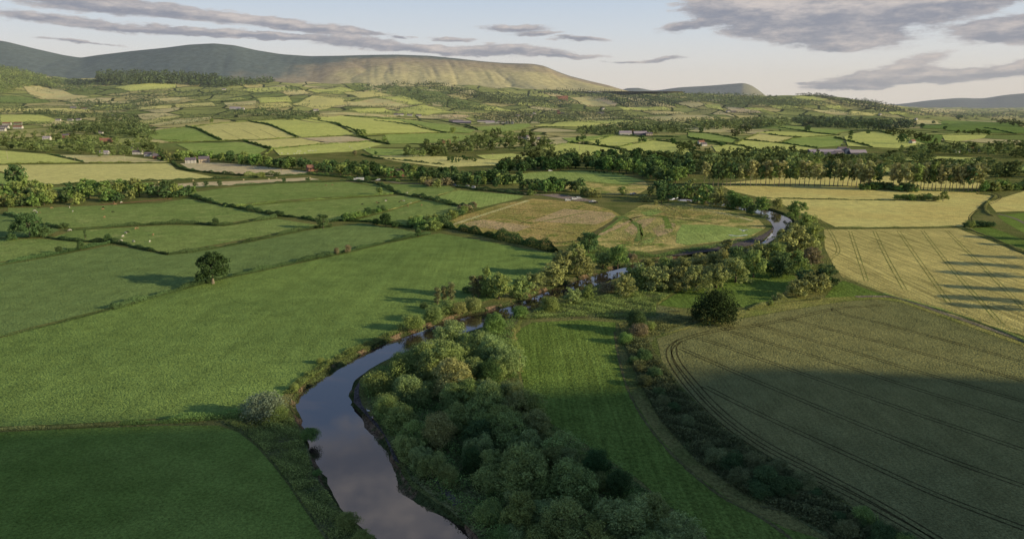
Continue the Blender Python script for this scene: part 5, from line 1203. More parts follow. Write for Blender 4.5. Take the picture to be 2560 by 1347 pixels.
S('valley_wood', [(690, 296), (740, 288), (800, 290), (790, 298), (720, 302)], 26, (12, 16), (0.037, 0.048, 0.022), 70, 7, 1.5, seed=26)
S('valley_wood', [(2250, 276), (2400, 276), (2600, 284), (2700, 290), (2600, 298), (2400, 296), (2280, 290)], 170, (9, 14), (0.031, 0.037, 0.030), 40, 7, 2.4, seed=28)
S('valley_wood', [(1550, 310), (1700, 302), (1780, 300), (1760, 312), (1600, 318)], 60, (9, 14), (0.040, 0.049, 0.023), 60, 8, 1.6, seed=29)
# far hedges: broken lines of bushes on the hillsides, one mass
pts = []
for ln in [[(325, 260), (390, 247), (480, 243)], [(340, 268), (430, 264), (530, 268)], [(435, 262), (530, 256), (620, 250), (720, 240)], [(540, 266), (640, 264), (740, 270)], [(640, 246), (650, 258), (645, 272)], [(730, 262), (780, 240), (850, 230)], [(860, 256), (940, 246), (1000, 238)], [(880, 268), (1000, 270), (1140, 282)], [(0, 260), (130, 257), (225, 262)], [(0, 269), (120, 268), (225, 275)], [(230, 275), (340, 270)], [(450, 290), (600, 288), (690, 296)], [(335, 306), (440, 300), (520, 304)], [(540, 293), (600, 300), (690, 300)], [(600, 244), (690, 236), (760, 226)], [(770, 236), (890, 228)], [(900, 284), (1000, 282), (1100, 296)], [(1280, 256), (1400, 268), (1560, 278), (1700, 280)], [(1420, 254), (1470, 268), (1540, 268)], [(1760, 262), (1810, 278)], [(1810, 282), (1920, 286)], [(1860, 270), (1950, 274), (2060, 284)], [(1920, 266), (2010, 272), (2130, 286)], [(2060, 266), (2130, 278), (2200, 284)], [(2270, 272), (2420, 280)], [(2280, 286), (2500, 292)], [(1560, 296), (1790, 304)], [(1440, 300), (1640, 304)], [(1150, 262), (1240, 270), (1330, 284)], [(0, 288), (100, 287), (200, 300)], [(0, 313), (140, 311)]]:
    pts += along(ln, 4.2, (0.8, 0.5))
for p_, m_ in FAR:
    q_ = p_ + [p_[0]]
    for a_, b_ in zip(q_, q_[1:]):
        if random.random() < 0.7: pts += along([a_, b_], 3.6, (0.6, 0.4))
random.seed(21)
for _ in range(190):
    u, v = (random.uniform(0, 1320), random.uniform(218, 300)) if random.random() < 0.62 else (random.uniform(1250, 2260), random.uniform(266, 312))
    if v > 300 - (u > 450) * (u < 1200) * 12: continue
    ln_, sl = random.uniform(15, 75), random.choice([0.05, -0.12, 0.25, 0.3, -0.05])
    pts += along([(u, v), (u + ln_, v + ln_ * sl)], random.uniform(3.5, 7), (1, 0.6))
stuff_wood('far_hedgerow', pts, (6, 13), (0.034, 0.044, 0.020), 36, seed=50)

# ---- hedges near by
for a in [
    ([(280, 774), (400, 739), (540, 700), (700, 666), (850, 634), (960, 608), (1075, 585)], 1.9, 3.0, 'long thin hedge that runs under the lone oak between two green fields', 'dark'),
    ([(-150, 878), (0, 842), (140, 810), (280, 774)], 0.5, 1.0, 'low grassy line that carries on the hedge of the lone oak', 'dark'),
    ([(300, 1060), (420, 1054), (520, 1046), (600, 1040)], 1.6, 2.6, 'dark hedge that ends at the silver leaved bush', 'green'),
    ([(-150, 1084), (0, 1074), (150, 1068), (300, 1060)], 0.6, 1.6, 'strip of rough grass in line with the dark hedge at the silver bush', 'olive'),
    ([(-60, 672), (0, 661), (120, 640), (285, 606)], 1.7, 2.6, 'hedge carrying small round trees left of the meeting of three hedges', 'dark'),
    ([(115, 594), (200, 604), (285, 607), (345, 620), (420, 637)], 2.0, 3.0, 'dark hedge sloping below the cattle field', 'dark'),
    ([(420, 637), (520, 624), (640, 601), (760, 575), (830, 567)], 1.8, 2.8, 'hedge along the lower side of the cattle field up to the ragged tree', 'dark'),
    ([(10, 535), (60, 548), (150, 572)], 2.0, 3.0, 'short dark hedge beside the round bush above the spreading oak', 'dark'),
    ([(175, 577), (300, 567), (420, 561), (500, 560), (560, 564), (690, 544)], 2.2, 3.2, 'hedge between the two cattle pastures', 'dark'),
    ([(470, 487), (520, 505), (600, 522), (700, 540), (760, 545)], 2.8, 3.6, 'thick dark hedge curving down from the scrub belt', 'dark'),
    ([(755, 545), (810, 556), (850, 553), (940, 557), (1030, 570)], 2.0, 3.0, 'dark hedge from the ragged tree to the hedge clump', 'deep'),
    ([(560, 518), (690, 508), (850, 496), (990, 485)], 1.4, 2.4, 'straight thin hedge across the upper pastures', 'mid'),
    ([(870, 453), (930, 458), (970, 472), (1000, 486), (1060, 496), (1120, 510), (1170, 520)], 3.0, 3.6, 'curving thick hedge down from the parked lorry', 'dark'),
    ([(1100, 566), (1180, 582), (1260, 600), (1340, 618), (1390, 630)], 4.6, 5.5, 'tall thick hedge along the edge of the rough meadow', 'deep'),
    ([(970, 527), (1050, 503)], 0.8, 1.4, 'thin fence line of grass between two cattle fields', 'olive'),
    ([(1090, 490), (1120, 482), (1150, 474)], 0.8, 1.2, 'thin line of rough grass up the upper pasture', 'olive'),
    ([(0, 411), (200, 409), (430, 408)], 2.0, 3.0, 'straight hedge above the pale wheat', 'mid'),
    ([(118, 386), (160, 394), (210, 406)], 2.0, 3.0, 'short hedge between lime green and straw coloured fields', 'dark'),
    ([(432, 408), (450, 420), (480, 428), (540, 434), (610, 440)], 2.6, 3.6, 'curved hedge round the pale hay field', 'dark'),
    ([(610, 440), (660, 438), (700, 440)], 3.5, 4.5, 'bushy end of the hedge round the pale hay field', 'mid'),
    ([(70, 465), (240, 458), (420, 451), (600, 446), (780, 436)], 1.8, 3.0, 'long straight hedge between the pale wheat and the hay strip', 'dark'),
    ([(420, 475), (520, 468), (640, 461), (760, 456), (880, 453)], 1.4, 2.4, 'hedge carrying round trees under the hay strip', 'dark'),
    ([(780, 437), (900, 448), (1000, 455)], 2.6, 3.4, 'hedge along the main road', 'green'),
    ([(1140, 468), (1240, 480), (1320, 488)], 2.6, 3.6, 'hedge between the road and the lit pasture', 'dark'),
    ([(465, 316), (490, 322), (520, 336), (556, 353)], 3.2, 5.0, 'dark hedge down the near side of the striped barley', 'deep'),
    ([(622, 304), (660, 310), (690, 320), (745, 345)], 3.2, 5.0, 'dark hedge down the far side of the striped barley', 'deep'),
    ([(370, 358), (470, 356), (556, 353), (640, 351), (750, 345), (850, 341), (960, 337), (1120, 332)], 2.2, 4.0, 'long hedge along the foot of the striped barley', 'mid'),
    ([(608, 353), (640, 362), (678, 373)], 3.2, 5.0, 'short dark hedge below the striped barley', 'deep'),
    ([(678, 373), (800, 363), (890, 357), (960, 352)], 2.2, 4.0, 'hedge above the flock of sheep', 'mid'),
    ([(680, 374), (674, 380), (660, 388)], 2.0, 3.5, 'stub of hedge running down from the hedge joint', 'mid'),
    ([(738, 298), (800, 303), (850, 312)], 2.6, 4.2, 'dark hedge along the crest field with a tiny round tree', 'deep'),
    ([(828, 308), (850, 314), (880, 324), (896, 337)], 3.0, 4.6, 'dark hedge sloping to the lit round tree', 'deep'),
    ([(936, 302), (1000, 309), (1050, 320), (1115, 333)], 3.0, 4.6, 'long dark diagonal hedge on the hillside', 'deep'),
    ([(860, 290), (960, 298), (1050, 300), (1130, 308), (1195, 326)], 2.6, 4.2, 'upper diagonal hedge running towards the farm sheds', 'deep'),
    ([(896, 338), (930, 352), (975, 362)], 3.0, 4.6, 'dark hedge beside the cut hay on the hillside', 'deep'),
    ([(300, 360), (380, 351), (470, 353)], 2.0, 3.4, 'hedge with thin bushes above the straw coloured field', 'mid'),
    ([(380, 328), (470, 318), (530, 311), (620, 304), (740, 297)], 2.2, 4.0, 'hedge along the top of the striped barley', 'mid'),
    ([(905, 388), (940, 396), (1020, 404), (1110, 413)], 2.2, 3.4, 'dark hedge on the lower side of the barley by the wood', 'deep'),
    ([(1420, 358), (1470, 362), (1530, 370), (1595, 385)], 3.0, 4.4, 'dark diagonal hedge with the round tree', 'deep'),
    ([(1545, 369), (1590, 360), (1640, 350)], 2.2, 3.6, 'hedge rising to the spreading tree at the field joint', 'mid'),
    ([(1640, 352), (1690, 358), (1740, 374)], 3.0, 4.4, 'dark hedge on the far side of the lime green field', 'deep'),
    ([(1340, 366), (1400, 362), (1440, 356), (1500, 350), (1535, 338)], 2.0, 3.6, 'hedge from the tan plot up to the farm', 'mid'),
    ([(1540, 338), (1600, 341), (1700, 344)], 2.4, 4.0, 'hedge in front of the long purple roofed farm', 'dark'),
    ([(1350, 308), (1480, 307), (1560, 310)], 2.6, 4.2, 'dark hedge along the sunlit crest field', 'deep'),
    ([(1335, 318), (1410, 319)], 2.6, 4.2, 'dark hedge under the sunlit crest field', 'deep'),
    ([(1720, 332), (1780, 336), (1845, 350)], 2.6, 4.2, 'dark hedge below the tan field', 'deep'),
    ([(1720, 344), (1780, 356), (1860, 367), (1900, 378)], 2.6, 4.2, 'dark hedge between two green hillside strips', 'deep'),
    ([(1858, 350), (1950, 359), (2044, 372)], 2.6, 4.2, 'dark hedge across the flowering hill field', 'deep'),
    ([(1836, 362), (1858, 350), (1895, 335)], 2.2, 3.6, 'hedge climbing from the field joint to the copse', 'mid'),
    ([(1920, 336), (1960, 342), (2005, 344)], 2.6, 4.2, 'short dark hedge in the middle of the ridge', 'deep'),
    ([(1945, 358), (1985, 347), (2040, 342), (2085, 340)], 1.8, 3.2, 'thin hedge curving over the ridge', 'mid'),
    ([(1945, 320), (1990, 326), (2040, 334), (2100, 338)], 2.6, 4.2, 'hedge along the skyline ridge under the flat topped tree', 'deep'),
    ([(2085, 345), (2130, 356), (2180, 369)], 3.0, 4.4, 'dark hedge under the tall dark tree', 'deep'),
    ([(2130, 328), (2190, 328), (2230, 338)], 2.6, 4.2, 'hedge bounding the lit hill field', 'deep'),
    ([(2290, 313), (2370, 312)], 2.4, 4.2, 'hedge under the tan crest field', 'deep'),
    ([(2320, 338), (2440, 338), (2560, 336)], 2.0, 3.6, 'pale track side hedge across the shaded hill', 'olive'),
    ([(2460, 321), (2510, 330), (2540, 335)], 2.4, 4.0, 'dark hedge in the shaded green field', 'deep'),
    ([(1720, 376), (1760, 384), (1860, 388), (1990, 380)], 2.4, 4.0, 'curved hedge at the foot of the hillside', 'deep'),
    ([(1895, 495), (2000, 498), (2120, 500), (2238, 502)], 0.9, 1.6, 'thin straggling hedge across the wheat', 'dark'),
    ([(2092, 570), (2240, 570), (2390, 567)], 0.7, 1.8, 'low grassy strip between the two wheat fields', 'olive'),
    ([(2440, 486), (2488, 490), (2470, 506), (2462, 525), (2480, 540)], 1.2, 2.0, 'rough grass ditch round the wheat corner', 'olive'),
    ([(2415, 571), (2470, 592), (2540, 622), (2620, 654)], 0.9, 2.2, 'rough grass bank beside the field track', 'olive'),
    ([(1790, 464), (1960, 463), (2100, 466), (2300, 476), (2440, 482)], 0.7, 1.8, 'grassy edge of the wheat under the poplars', 'mid'),
    ([(1870, 775), (1935, 758), (2050, 748)], 1.0, 1.8, 'rough weedy bank between mown grass and wheat', 'olive'),
    ([(2210, 735), (2330, 768), (2450, 806), (2600, 866)], 0.5, 2.0, 'green verge beside the stony track', 'lite'),
    ([(1070, 560), (1120, 556)], 3.5, 5.0, 'rounded pale end of the broad hedge clump', 'olive'),
    ([(2200, 394), (2320, 400), (2480, 398)], 1.6, 3.0, 'dark ditch hedge in the wet meadow', 'deep'),
    ([(2210, 407), (2330, 405), (2470, 405)], 2.0, 3.2, 'dark hedge below the straw strip', 'deep'),
]:
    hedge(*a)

# ---- rough growth
undergrowth('undergrowth', [(900, 965), (1000, 895), (1120, 860), (1230, 820), (1290, 800), (1285, 850), (1300, 960), (1380, 1070), (1500, 1140), (1620, 1225), (1760, 1330), (1820, 1430), (1300, 1430), (1200, 1345), (1120, 1265), (1030, 1195), (990, 1130), (935, 1040)], 60000, 0.20, 2.6, 'green', clump=3.0)
undergrowth('undergrowth', [(560, 1058), (690, 1022), (742, 1062), (765, 1120), (785, 1195), (840, 1262), (900, 1330), (930, 1390), (860, 1400), (765, 1272), (725, 1212), (684, 1158), (644, 1112), (600, 1076)], 26000, 0.17, 1.1, 'mid', clump=2.2)
undergrowth('undergrowth', [(1555, 850), (1620, 850), (1650, 905), (1695, 965), (1775, 1045), (1875, 1120), (1995, 1190), (2100, 1250), (2200, 1316), (2330, 1405), (2150, 1450), (2060, 1330), (1980, 1290), (1850, 1230), (1740, 1150), (1650, 1050), (1600, 960)], 46000, 0.24, 1.7, 'rank', clump=2.2)
undergrowth('undergrowth', [(1310, 798), (1345, 774), (1420, 754), (1500, 740), (1600, 720), (1720, 707), (1690, 728), (1640, 762), (1640, 795), (1540, 796), (1440, 792)], 30000, 0.22, 1.0, 'mid', clump=3.0)
undergrowth('undergrowth', [(705, 985), (745, 948), (800, 912), (870, 874), (985, 826), (1000, 832), (930, 862), (880, 886), (830, 912), (765, 957), (735, 985)], 9000, 0.17, 0.9, 'mid', clump=2.0)
undergrowth('undergrowth', [(1470, 605), (1540, 625), (1640, 636), (1780, 615), (1900, 590), (1880, 600), (1780, 622), (1660, 642), (1560, 650), (1480, 660), (1400, 690), (1390, 640)], 16000, 0.28, 1.2, 'green', clump=4.0)
undergrowth('undergrowth', [(1545, 806), (1640, 800), (1700, 790), (1740, 800), (1640, 840), (1560, 850)], 9000, 0.2, 0.9, 'olive', clump=2.4)
undergrowth('undergrowth', [(1120, 560), (1250, 513), (1450, 507), (1545, 541), (1480, 580), (1440, 610), (1385, 614), (1270, 594)], 9000, 0.30, 0.8, 'olive', clump=9.0)
undergrowth('undergrowth', [(1545, 550), (1600, 518), (1690, 530), (1690, 600), (1600, 622), (1500, 592)], 6000, 0.30, 0.9, 'olive', clump=7.0)
undergrowth('undergrowth', [(1600, 520), (1700, 510), (1800, 522), (1890, 550), (1800, 552), (1680, 540)], 5000, 0.34, 1.2, 'olive', clump=8.0)

# ------------------------------------------------------------------ buildings
def box(vs, fs, x0, x1, y0, y1, z0, z1):
    b = len(vs); vs += [(x0, y0, z0), (x1, y0, z0), (x1, y1, z0), (x0, y1, z0), (x0, y0, z1), (x1, y0, z1), (x1, y1, z1), (x0, y1, z1)]
    fs += [(b, b + 3, b + 2, b + 1), (b + 4, b + 5, b + 6, b + 7), (b, b + 1, b + 5, b + 4), (b + 1, b + 2, b + 6, b + 5), (b + 2, b + 3, b + 7, b + 6), (b + 3, b, b + 4, b + 7)]
def house(u, v, w, d, h, rz, label, wall='white_wall', roof='slate', chim=1, wins=3, rise=None, name='house', group=None, zoff=0.0):
    p = at(u, v); p.z += zoff
    t = thing(name, label, 'house' if name == 'house' else 'barn', p, R(rz), group)
    rise = rise or d * 0.38
    vs = [(-w / 2, -d / 2, -1), (w / 2, -d / 2, -1), (w / 2, d / 2, -1), (-w / 2, d / 2, -1), (-w / 2, -d / 2, h), (w / 2, -d / 2, h), (w / 2, d / 2, h), (-w / 2, d / 2, h), (-w / 2, 0, h + rise), (w / 2, 0, h + rise)]
    fs = [(0, 1, 5, 4), (2, 3, 7, 6), (1, 2, 6, 9, 5), (3, 0, 4, 8, 7)]
    mesh_obj('wall', vs, fs, M[wall], t)
    o = 0.35; e = rise * o / (d / 2)
    vs, fs = [], []
    for s in (-1, 1):
        b = len(vs)
        vs += [(-w / 2 - o, s * (d / 2 + o), h - e), (w / 2 + o, s * (d / 2 + o), h - e), (w / 2 + o, 0, h + rise + 0.02), (-w / 2 - o, 0, h + rise + 0.02),
               (-w / 2 - o, s * (d / 2 + o), h - e + 0.25), (w / 2 + o, s * (d / 2 + o), h - e + 0.25), (w / 2 + o, 0, h + rise + 0.27), (-w / 2 - o, 0, h + rise + 0.27)]
        fs += [(b, b + 1, b + 2, b + 3), (b + 4, b + 5, b + 6, b + 7), (b, b + 1, b + 5, b + 4), (b + 1, b + 2, b + 6, b + 5), (b + 3, b, b + 4, b + 7)]
    rf = mesh_obj('roof', vs, fs, M[roof], t)
    for k in range(chim):
        vs, fs = [], []; x = (-1) ** k * (w / 2 - 0.7)
        box(vs, fs, x - 0.5, x + 0.5, -0.45, 0.45, h + rise * 0.5, h + rise + 1.5)
        mesh_obj('chimney', vs, fs, M['brick_wall' if wall != 'stone_wall' else 'stone_wall'], rf)
    for k in range(wins):
        for z in ((1.0,) if h < 4 else (0.9, 3.6)):
            vs, fs = [], []; x = -w / 2 + w * (k + 0.5) / wins
            box(vs, fs, x - 0.55, x + 0.55, -d / 2 - 0.04, -d / 2 + 0.03, z, z + 1.2)
            mesh_obj('window', vs, fs, M['pane'], t)
    return t
house(478, 408, 15, 9, 5, 14, 'white gabled cottage with a grey roof, first of two on the pale hay field')
house(511, 407, 15, 10, 6, 20, 'pale stone barn house with a big grey roof beside the pale hay field', 'stone_wall', 'slate', 1, 3)
house(394, 397, 13, 9, 5, 24, 'gabled brick cottage beside the cypress screen', 'brick_wall', 'slate', 1, 2)
house(376, 391, 18, 8, 4, 8, 'long low white house with a dark roof next to the gabled brick cottage')
house(345, 386, 16, 8, 4, 12, 'white house behind the low one, with a grey roof', 'white_wall', 'slate')
house(338, 378, 12, 8, 4, 10, 'grey roofed house above the low white ones', 'stone_wall')
house(262, 386, 15, 8, 3.5, 5, 'pale bungalow at the edge of the straw coloured field', 'white_wall', 'tin_roof', 0)
house(262, 356, 18, 9, 6, 20, 'large brick house among trees above the village', 'brick_wall', 'red_roof', 2)
house(276, 357, 9, 8, 6, 20, 'brick gable end attached to the large brick house', 'brick_wall', 'red_roof', 1, 2)
house(118, 350, 16, 9, 5, 10, 'house with a pale roof half hidden by village trees', 'white_wall', 'tin_roof')
house(166, 345, 14, 9, 6, 15, 'tall pinkish house deep among the village trees', 'brick_wall', 'slate', 2)
house(253, 334, 10, 7, 4, 5, 'small white cottage by the upper lane', 'white_wall', 'slate')
house(278, 326, 11, 7, 4, 8, 'brick cottage by the upper lane', 'brick_wall', 'red_roof')
gv = 'red roofed village at the edge'
house(18, 313, 24, 10, 5, 5, 'long red roofed house at the back of the edge village', 'white_wall', 'red_roof', 1, 4, group=gv)
house(46, 312, 22, 10, 5, 8, 'red roofed house farther from the edge at the back of the village', 'white_wall', 'red_roof', 1, 4, group=gv)
house(12, 322, 22, 10, 5, 5, 'white house with a grey roof in front of the long red roofed one', 'white_wall', 'slate', 1, 4, group=gv)
house(46, 322, 24, 10, 5, 6, 'wide white house in front of the village', 'white_wall', 'red_roof', 1, 4, group=gv)
house(6, 328, 18, 9, 5, 5, 'lowest white house, cut by the edge of the picture', 'white_wall', 'slate', 1, 3, group=gv)
gm = 'white houses along the upper hedge'
for u, v, w, lab in [(146, 303, 16, 'white house nearest the red roofed village on the upper hedge'), (176, 303, 18, 'middle white house on the upper hedge'), (197, 302, 16, 'white house at the hedge end of the upper row')]:
    house(u, v, w, 9, 4.5, random.uniform(0, 14), lab, group=gm)
house(210, 274, 30, 10, 5, 5, 'pale farmhouse with a long roof in the foothill farm', 'white_wall', 'red_roof', 1, 4)
house(184, 272, 26, 12, 4, 4, 'long pale shed of the foothill farm', 'tin_roof', 'tin_roof', 0, 0, name='barn')
house(222, 272, 16, 9, 5, 20, 'small white house of the foothill farm', 'white_wall', 'slate')
house(285, 292, 18, 9, 5, 10, 'white farmhouse between wooded fields', 'white_wall', 'slate')
house(82, 206, 18, 9, 7, 10, 'white house high on the wooded hillside')
house(560, 225, 22, 9, 5, 8, 'white house under the conifer wood')
house(588, 274, 44, 14, 6, 4, 'long pale farm shed on the middle hill', 'white_wall', 'tin_roof', 0, 0, name='barn')
house(604, 275, 24, 12, 5, 4, 'smaller pale shed beside the long one on the middle hill', 'white_wall', 'tin_roof', 0, 0, name='barn')
house(790, 278, 22, 10, 6, 14, 'white house with a dark roof among hill trees', 'white_wall', 'slate')
gr = 'roadside houses on the far lane'
for u, v, w, lab in [(990, 289, 20, 'first white house of the row on the far lane'), (1003, 289, 20, 'second white house of the row on the far lane'), (1024, 290, 22, 'third house, with a bright gable, on the far lane'), (1047, 291, 22, 'last white house of the row on the far lane')]:
    house(u, v, w, 9, 5, random.uniform(-5, 20), lab, group=gr)
house(1155, 309, 74, 24, 6, 3, 'huge low shed with a lilac grey roof', 'tin_dark', 'tin_roof', 0, 0, 4, name='barn')
house(1140, 306, 60, 18, 6, 3, 'dark shed behind the huge lilac roofed one', 'tin_dark', 'slate', 0, 0, 4, name='barn')
house(1228, 309, 42, 14, 5, 4, 'long white walled shed between the huge shed and the farmhouse', 'white_wall', 'tin_roof', 0, 0, name='barn')
house(1205, 306, 44, 12, 5, 4, 'grey roofed shed behind the long white walled one', 'white_wall', 'slate', 0, 0, name='barn')
house(1250, 309, 34, 12, 5, 4, 'white walled shed nearest the farmhouse', 'white_wall', 'slate', 0, 0, name='barn')
house(1270, 310, 16, 10, 6, 40, 'pale farmhouse with a bright gable at the end of the sheds', 'white_wall', 'slate', 1)
house(1281, 310, 12, 9, 6, 80, 'white gable end of the last house by the sheds', 'white_wall', 'slate', 1, 2)
house(1317, 350, 11, 9, 7, 60, 'tall white cottage with chimneys by the leafy wood', 'white_wall', 'slate', 2, 2)
house(1304, 350, 14, 8, 5, 12, 'grey roofed stone house joined to the tall white cottage', 'stone_wall', 'slate', 1)
house(1345, 351, 15, 8, 4, 12, 'low white house with a dark roof beside the tall white cottage', 'white_wall', 'slate', 0)
house(1112, 359, 24, 9, 5, 10, 'brick cottage with a pink roof hidden by the dark wood', 'brick_wall', 'red_roof', 2)
house(1563, 338, 34, 14, 6, 4, 'long farm shed with a purple roof and white end', 'white_wall', 'tin_roof', 0, 0, name='barn')
house(1600, 339, 36, 14, 6, 4, 'second purple roofed farm shed, joined end to end', 'tin_dark', 'tin_roof', 0, 0, name='barn')
house(1578, 332, 14, 9, 7, 14, 'red brick farmhouse behind the purple roofed sheds', 'brick_wall', 'red_roof', 2)
house(1608, 334, 18, 10, 6, 4, 'grey roofed farm building behind the second shed', 'stone_wall', 'slate', 1)
house(1622, 339, 18, 9, 5, 10, 'last low building of the purple roofed farm', 'stone_wall', 'slate', 0)
gt = 'distant town houses'
for u, v, w, c in [(1294, 292, 18, 0), (1318, 290, 20, 0), (1326, 292, 18, 1), (1398, 286, 22, 2), (1407, 286, 18, 0), (1420, 289, 16, 1), (1395, 281, 16, 2), (1336, 286, 16, 0), (1500, 285, 44, 0), (1508, 274, 18, 0), (1400, 254, 12, 0), (1820, 281, 20, 0), (1834, 282, 26, 1), (1745, 254, 14, 0)]:
    house(u, v, w, 10, 6, random.uniform(-10, 40), 'tiny pale house of the scattered distant town', ['white_wall', 'stone_wall', 'brick_wall'][c], ['slate', 'slate', 'red_roof'][c], 0, 0, group=gt)
house(1752, 361, 14, 9, 5, 20, 'white cottage at the clump on the far hillside', 'white_wall', 'red_roof', 1, 2)
house(1759, 365, 12, 8, 4, 20, 'low white outbuilding below the hillside cottage', 'white_wall', 'slate', 0, 2)
house(2060, 386, 60, 20, 5, 4, 'long dark farm shed by the white farmhouse', 'tin_dark', 'tin_roof', 0, 0, 4, name='barn')
house(2056, 391, 50, 16, 4, 4, 'nearer dark shed with an open front', 'tin_dark', 'slate', 0, 0, 3, name='barn')
house(2104, 384, 16, 10, 8, 10, 'white farmhouse with blue grey roofs and chimneys', 'white_wall', 'slate', 2)
house(2120, 385, 14, 9, 7, 60, 'white gabled wing beside the white farmhouse', 'white_wall', 'slate', 1, 2)
house(2096, 387, 16, 8, 4, 10, 'low white outbuilding before the farmhouse', 'white_wall', 'slate', 0)
house(2142, 387, 30, 12, 4, 4, 'grey roofed shed to the sunny side of the white farmhouse', 'tin_dark', 'tin_roof', 0, 0, name='barn')
house(2280, 359, 13, 9, 5, 30, 'small white cottage with a red roof on the lit hill', 'white_wall', 'red_roof', 1, 2)
house(2421, 379, 16, 9, 6, 20, 'white house with a red roof in the wood', 'white_wall', 'red_roof', 1, 2)
house(2442, 380, 10, 7, 4, 10, 'small white outbuilding past the red roofed house', 'white_wall', 'slate', 0, 1)
house(2391, 382, 9, 7, 3, 10, 'tiny white shed before the red roofed house', 'white_wall', 'slate', 0, 1)
house(2290, 300, 14, 9, 6, 30, 'tiny white house beside the tan crest field')
house(2200, 288, 16, 9, 6, 30, 'tiny white house on the wooded slope')
house(780, 428, 13, 9, 5, 30, 'red brick house in a gap of the roadside trees', 'brick_wall', 'red_roof', 1, 2, zoff=0)
house(993, 441, 17, 8, 6, 8, 'brick house with two chimneys above the roadside trees', 'brick_wall', 'red_roof', 2, 3)

# ------------------------------------------------------------------ vehicles, poles, animals
def vehicle(u, v, kind, rz, label, paint='white_paint', group=None):
    p = at(u, v); p.z += 0.18
    t = thing({'lorry': 'lorry', 'van': 'van', 'car': 'car'}[kind], label, kind, p, R(rz), group)
    def part(n, boxes, m):
        vs, fs = [], []
        for b in boxes: box(vs, fs, *b)
        return mesh_obj(n, vs, fs, M[m], t)
    if kind == 'lorry':
        L2 = 12; part('cargo_box', [(-6, 3.2, -1.25, 1.25, 1.2, 4.0)], 'white_paint'); part('chassis', [(-5.8, 5.6, -1.0, 1.0, 0.7, 1.15)], 'dark_cloth')
        part('cab', [(3.5, 5.8, -1.2, 1.2, 1.16, 3.3)], paint); part('windscreen', [(5.8, 5.84, -1.05, 1.05, 2.1, 3.1)], 'pane'); ws = [-4.6, -3.4, 4.6]; wr, wy = 0.5, 1.15
    else:
        n = 5.4 if kind == 'van' else 4.2; hh = 2.3 if kind == 'van' else 1.45
        vs = [(-n / 2, 0.35), (n / 2, 0.35), (n / 2, 0.95), (n * 0.28, 1.05), (n * 0.12, hh), (-n * (0.48 if kind == 'van' else 0.34), hh), (-n / 2, 1.0)]
        V = [(x, -0.9, z) for x, z in vs] + [(x, 0.9, z) for x, z in vs]; k = len(vs)
        Fc = [tuple(range(k)), tuple(range(2 * k - 1, k - 1, -1))] + [(i, i + k, (i + 1) % k + k, (i + 1) % k) for i in range(k)]
        mesh_obj('body', V, Fc, M[paint], t)
        part('window', [(-n * 0.3, n * 0.13, -0.93, 0.93, hh * 0.66, hh * 0.9)], 'pane'); ws = [-n * 0.3, n * 0.3]; wr, wy = 0.33, 0.9
    for x in ws:
        for s in (-1, 1):
            vs, fs = [], []; tube(vs, fs, (x, s * wy - 0.12, wr - 0.1), (x, s * wy + 0.12, wr - 0.1), wr, wr, 10); fs += [tuple(range(10)), tuple(range(19, 9, -1))]
            mesh_obj('wheel', vs, fs, M['tyre'], t)
    return t
vehicle(897, 453, 'lorry', 184, 'white box lorry on the main road')
vehicle(945, 452, 'van', 184, 'white van following the lorry on the main road')
vehicle(960, 453, 'car', 184, 'dark car just behind the white van', 'dark_cloth')
vehicle(1135, 464, 'car', 170, 'pale car first in line at the road bend', 'grey_paint', 'cars at the road bend')
vehicle(1145, 466, 'car', 170, 'white car second in line at the road bend', 'white_paint', 'cars at the road bend')
vehicle(1167, 469, 'van', 168, 'white van third in line at the road bend', 'white_paint', 'cars at the road bend')
vehicle(1182, 471, 'van', 168, 'white van last in line at the road bend', 'white_paint', 'cars at the road bend')
vehicle(1376, 429, 'van', 10, 'white caravan like van alone on the river meadow')
vehicle(1580, 487, 'car', 20, 'white car parked by the lit round tree', 'white_paint')
vehicle(1586, 486, 'car', 30, 'blue car parked beside the white one at the river', 'blue_paint')
vehicle(1420, 503, 'van', 8, 'white van at the corner of the gravel yard')
vehicle(1436, 500, 'van', 12, 'white van in the middle of the gravel yard end')
vehicle(1448, 498, 'van', 4, 'white van beside the gravel yard gate')
for i, (u, v) in enumerate([(1478, 507), (1484, 505), (1489, 508)]):
    vehicle(u, v, 'car', 20 * i, 'car standing with others at the end of the gravel yard', ['grey_paint', 'white_paint', 'dark_cloth'][i], 'cars at the end of the gravel yard')

def pole(u, v, n, label):
    p = at(u, v); h = hpx(u, v, n)
    t = thing('utility_pole', label, 'pole', p, 0.3, 'utility poles across the fields')
    vs, fs = [], []; r = 0.14 + p.length * 0.00009
    tube(vs, fs, (0, 0, -0.3), (0, 0, h), r, r * 0.7, 6); mesh_obj('pole', vs, fs, M['pole'], t)
    vs, fs = [], []; box(vs, fs, -1.0, 1.0, -0.09, 0.09, h - 0.7, h - 0.5); mesh_obj('crossarm', vs, fs, M['pole'], t)
for u, v, n, l in [(20, 400, 18, 'pale pole in the lime green field'), (188, 404, 12, 'pole beside the hedge of the straw field'), (313, 408, 18, 'pole at the hedge above the pale wheat'), (378, 336, 18, 'pole in the green field below the striped barley'), (1448, 377, 12, 'pole in the middle of the lime green field'), (1459, 363, 10, 'pole beside the close pair of round trees'), (1603, 360, 9, 'pole under the spreading tree at the field joint'), (1394, 360, 6, 'pole on the tan plot'), (1374, 400, 9, 'pole against the dark belt'), (1232, 393, 9, 'pole in the bright strip by the wood'), (1310, 392, 9, 'pole in front of the leafy wood'), (1898, 366, 8, 'pole in the flowering hill field')]: pole(u, v, n, l)

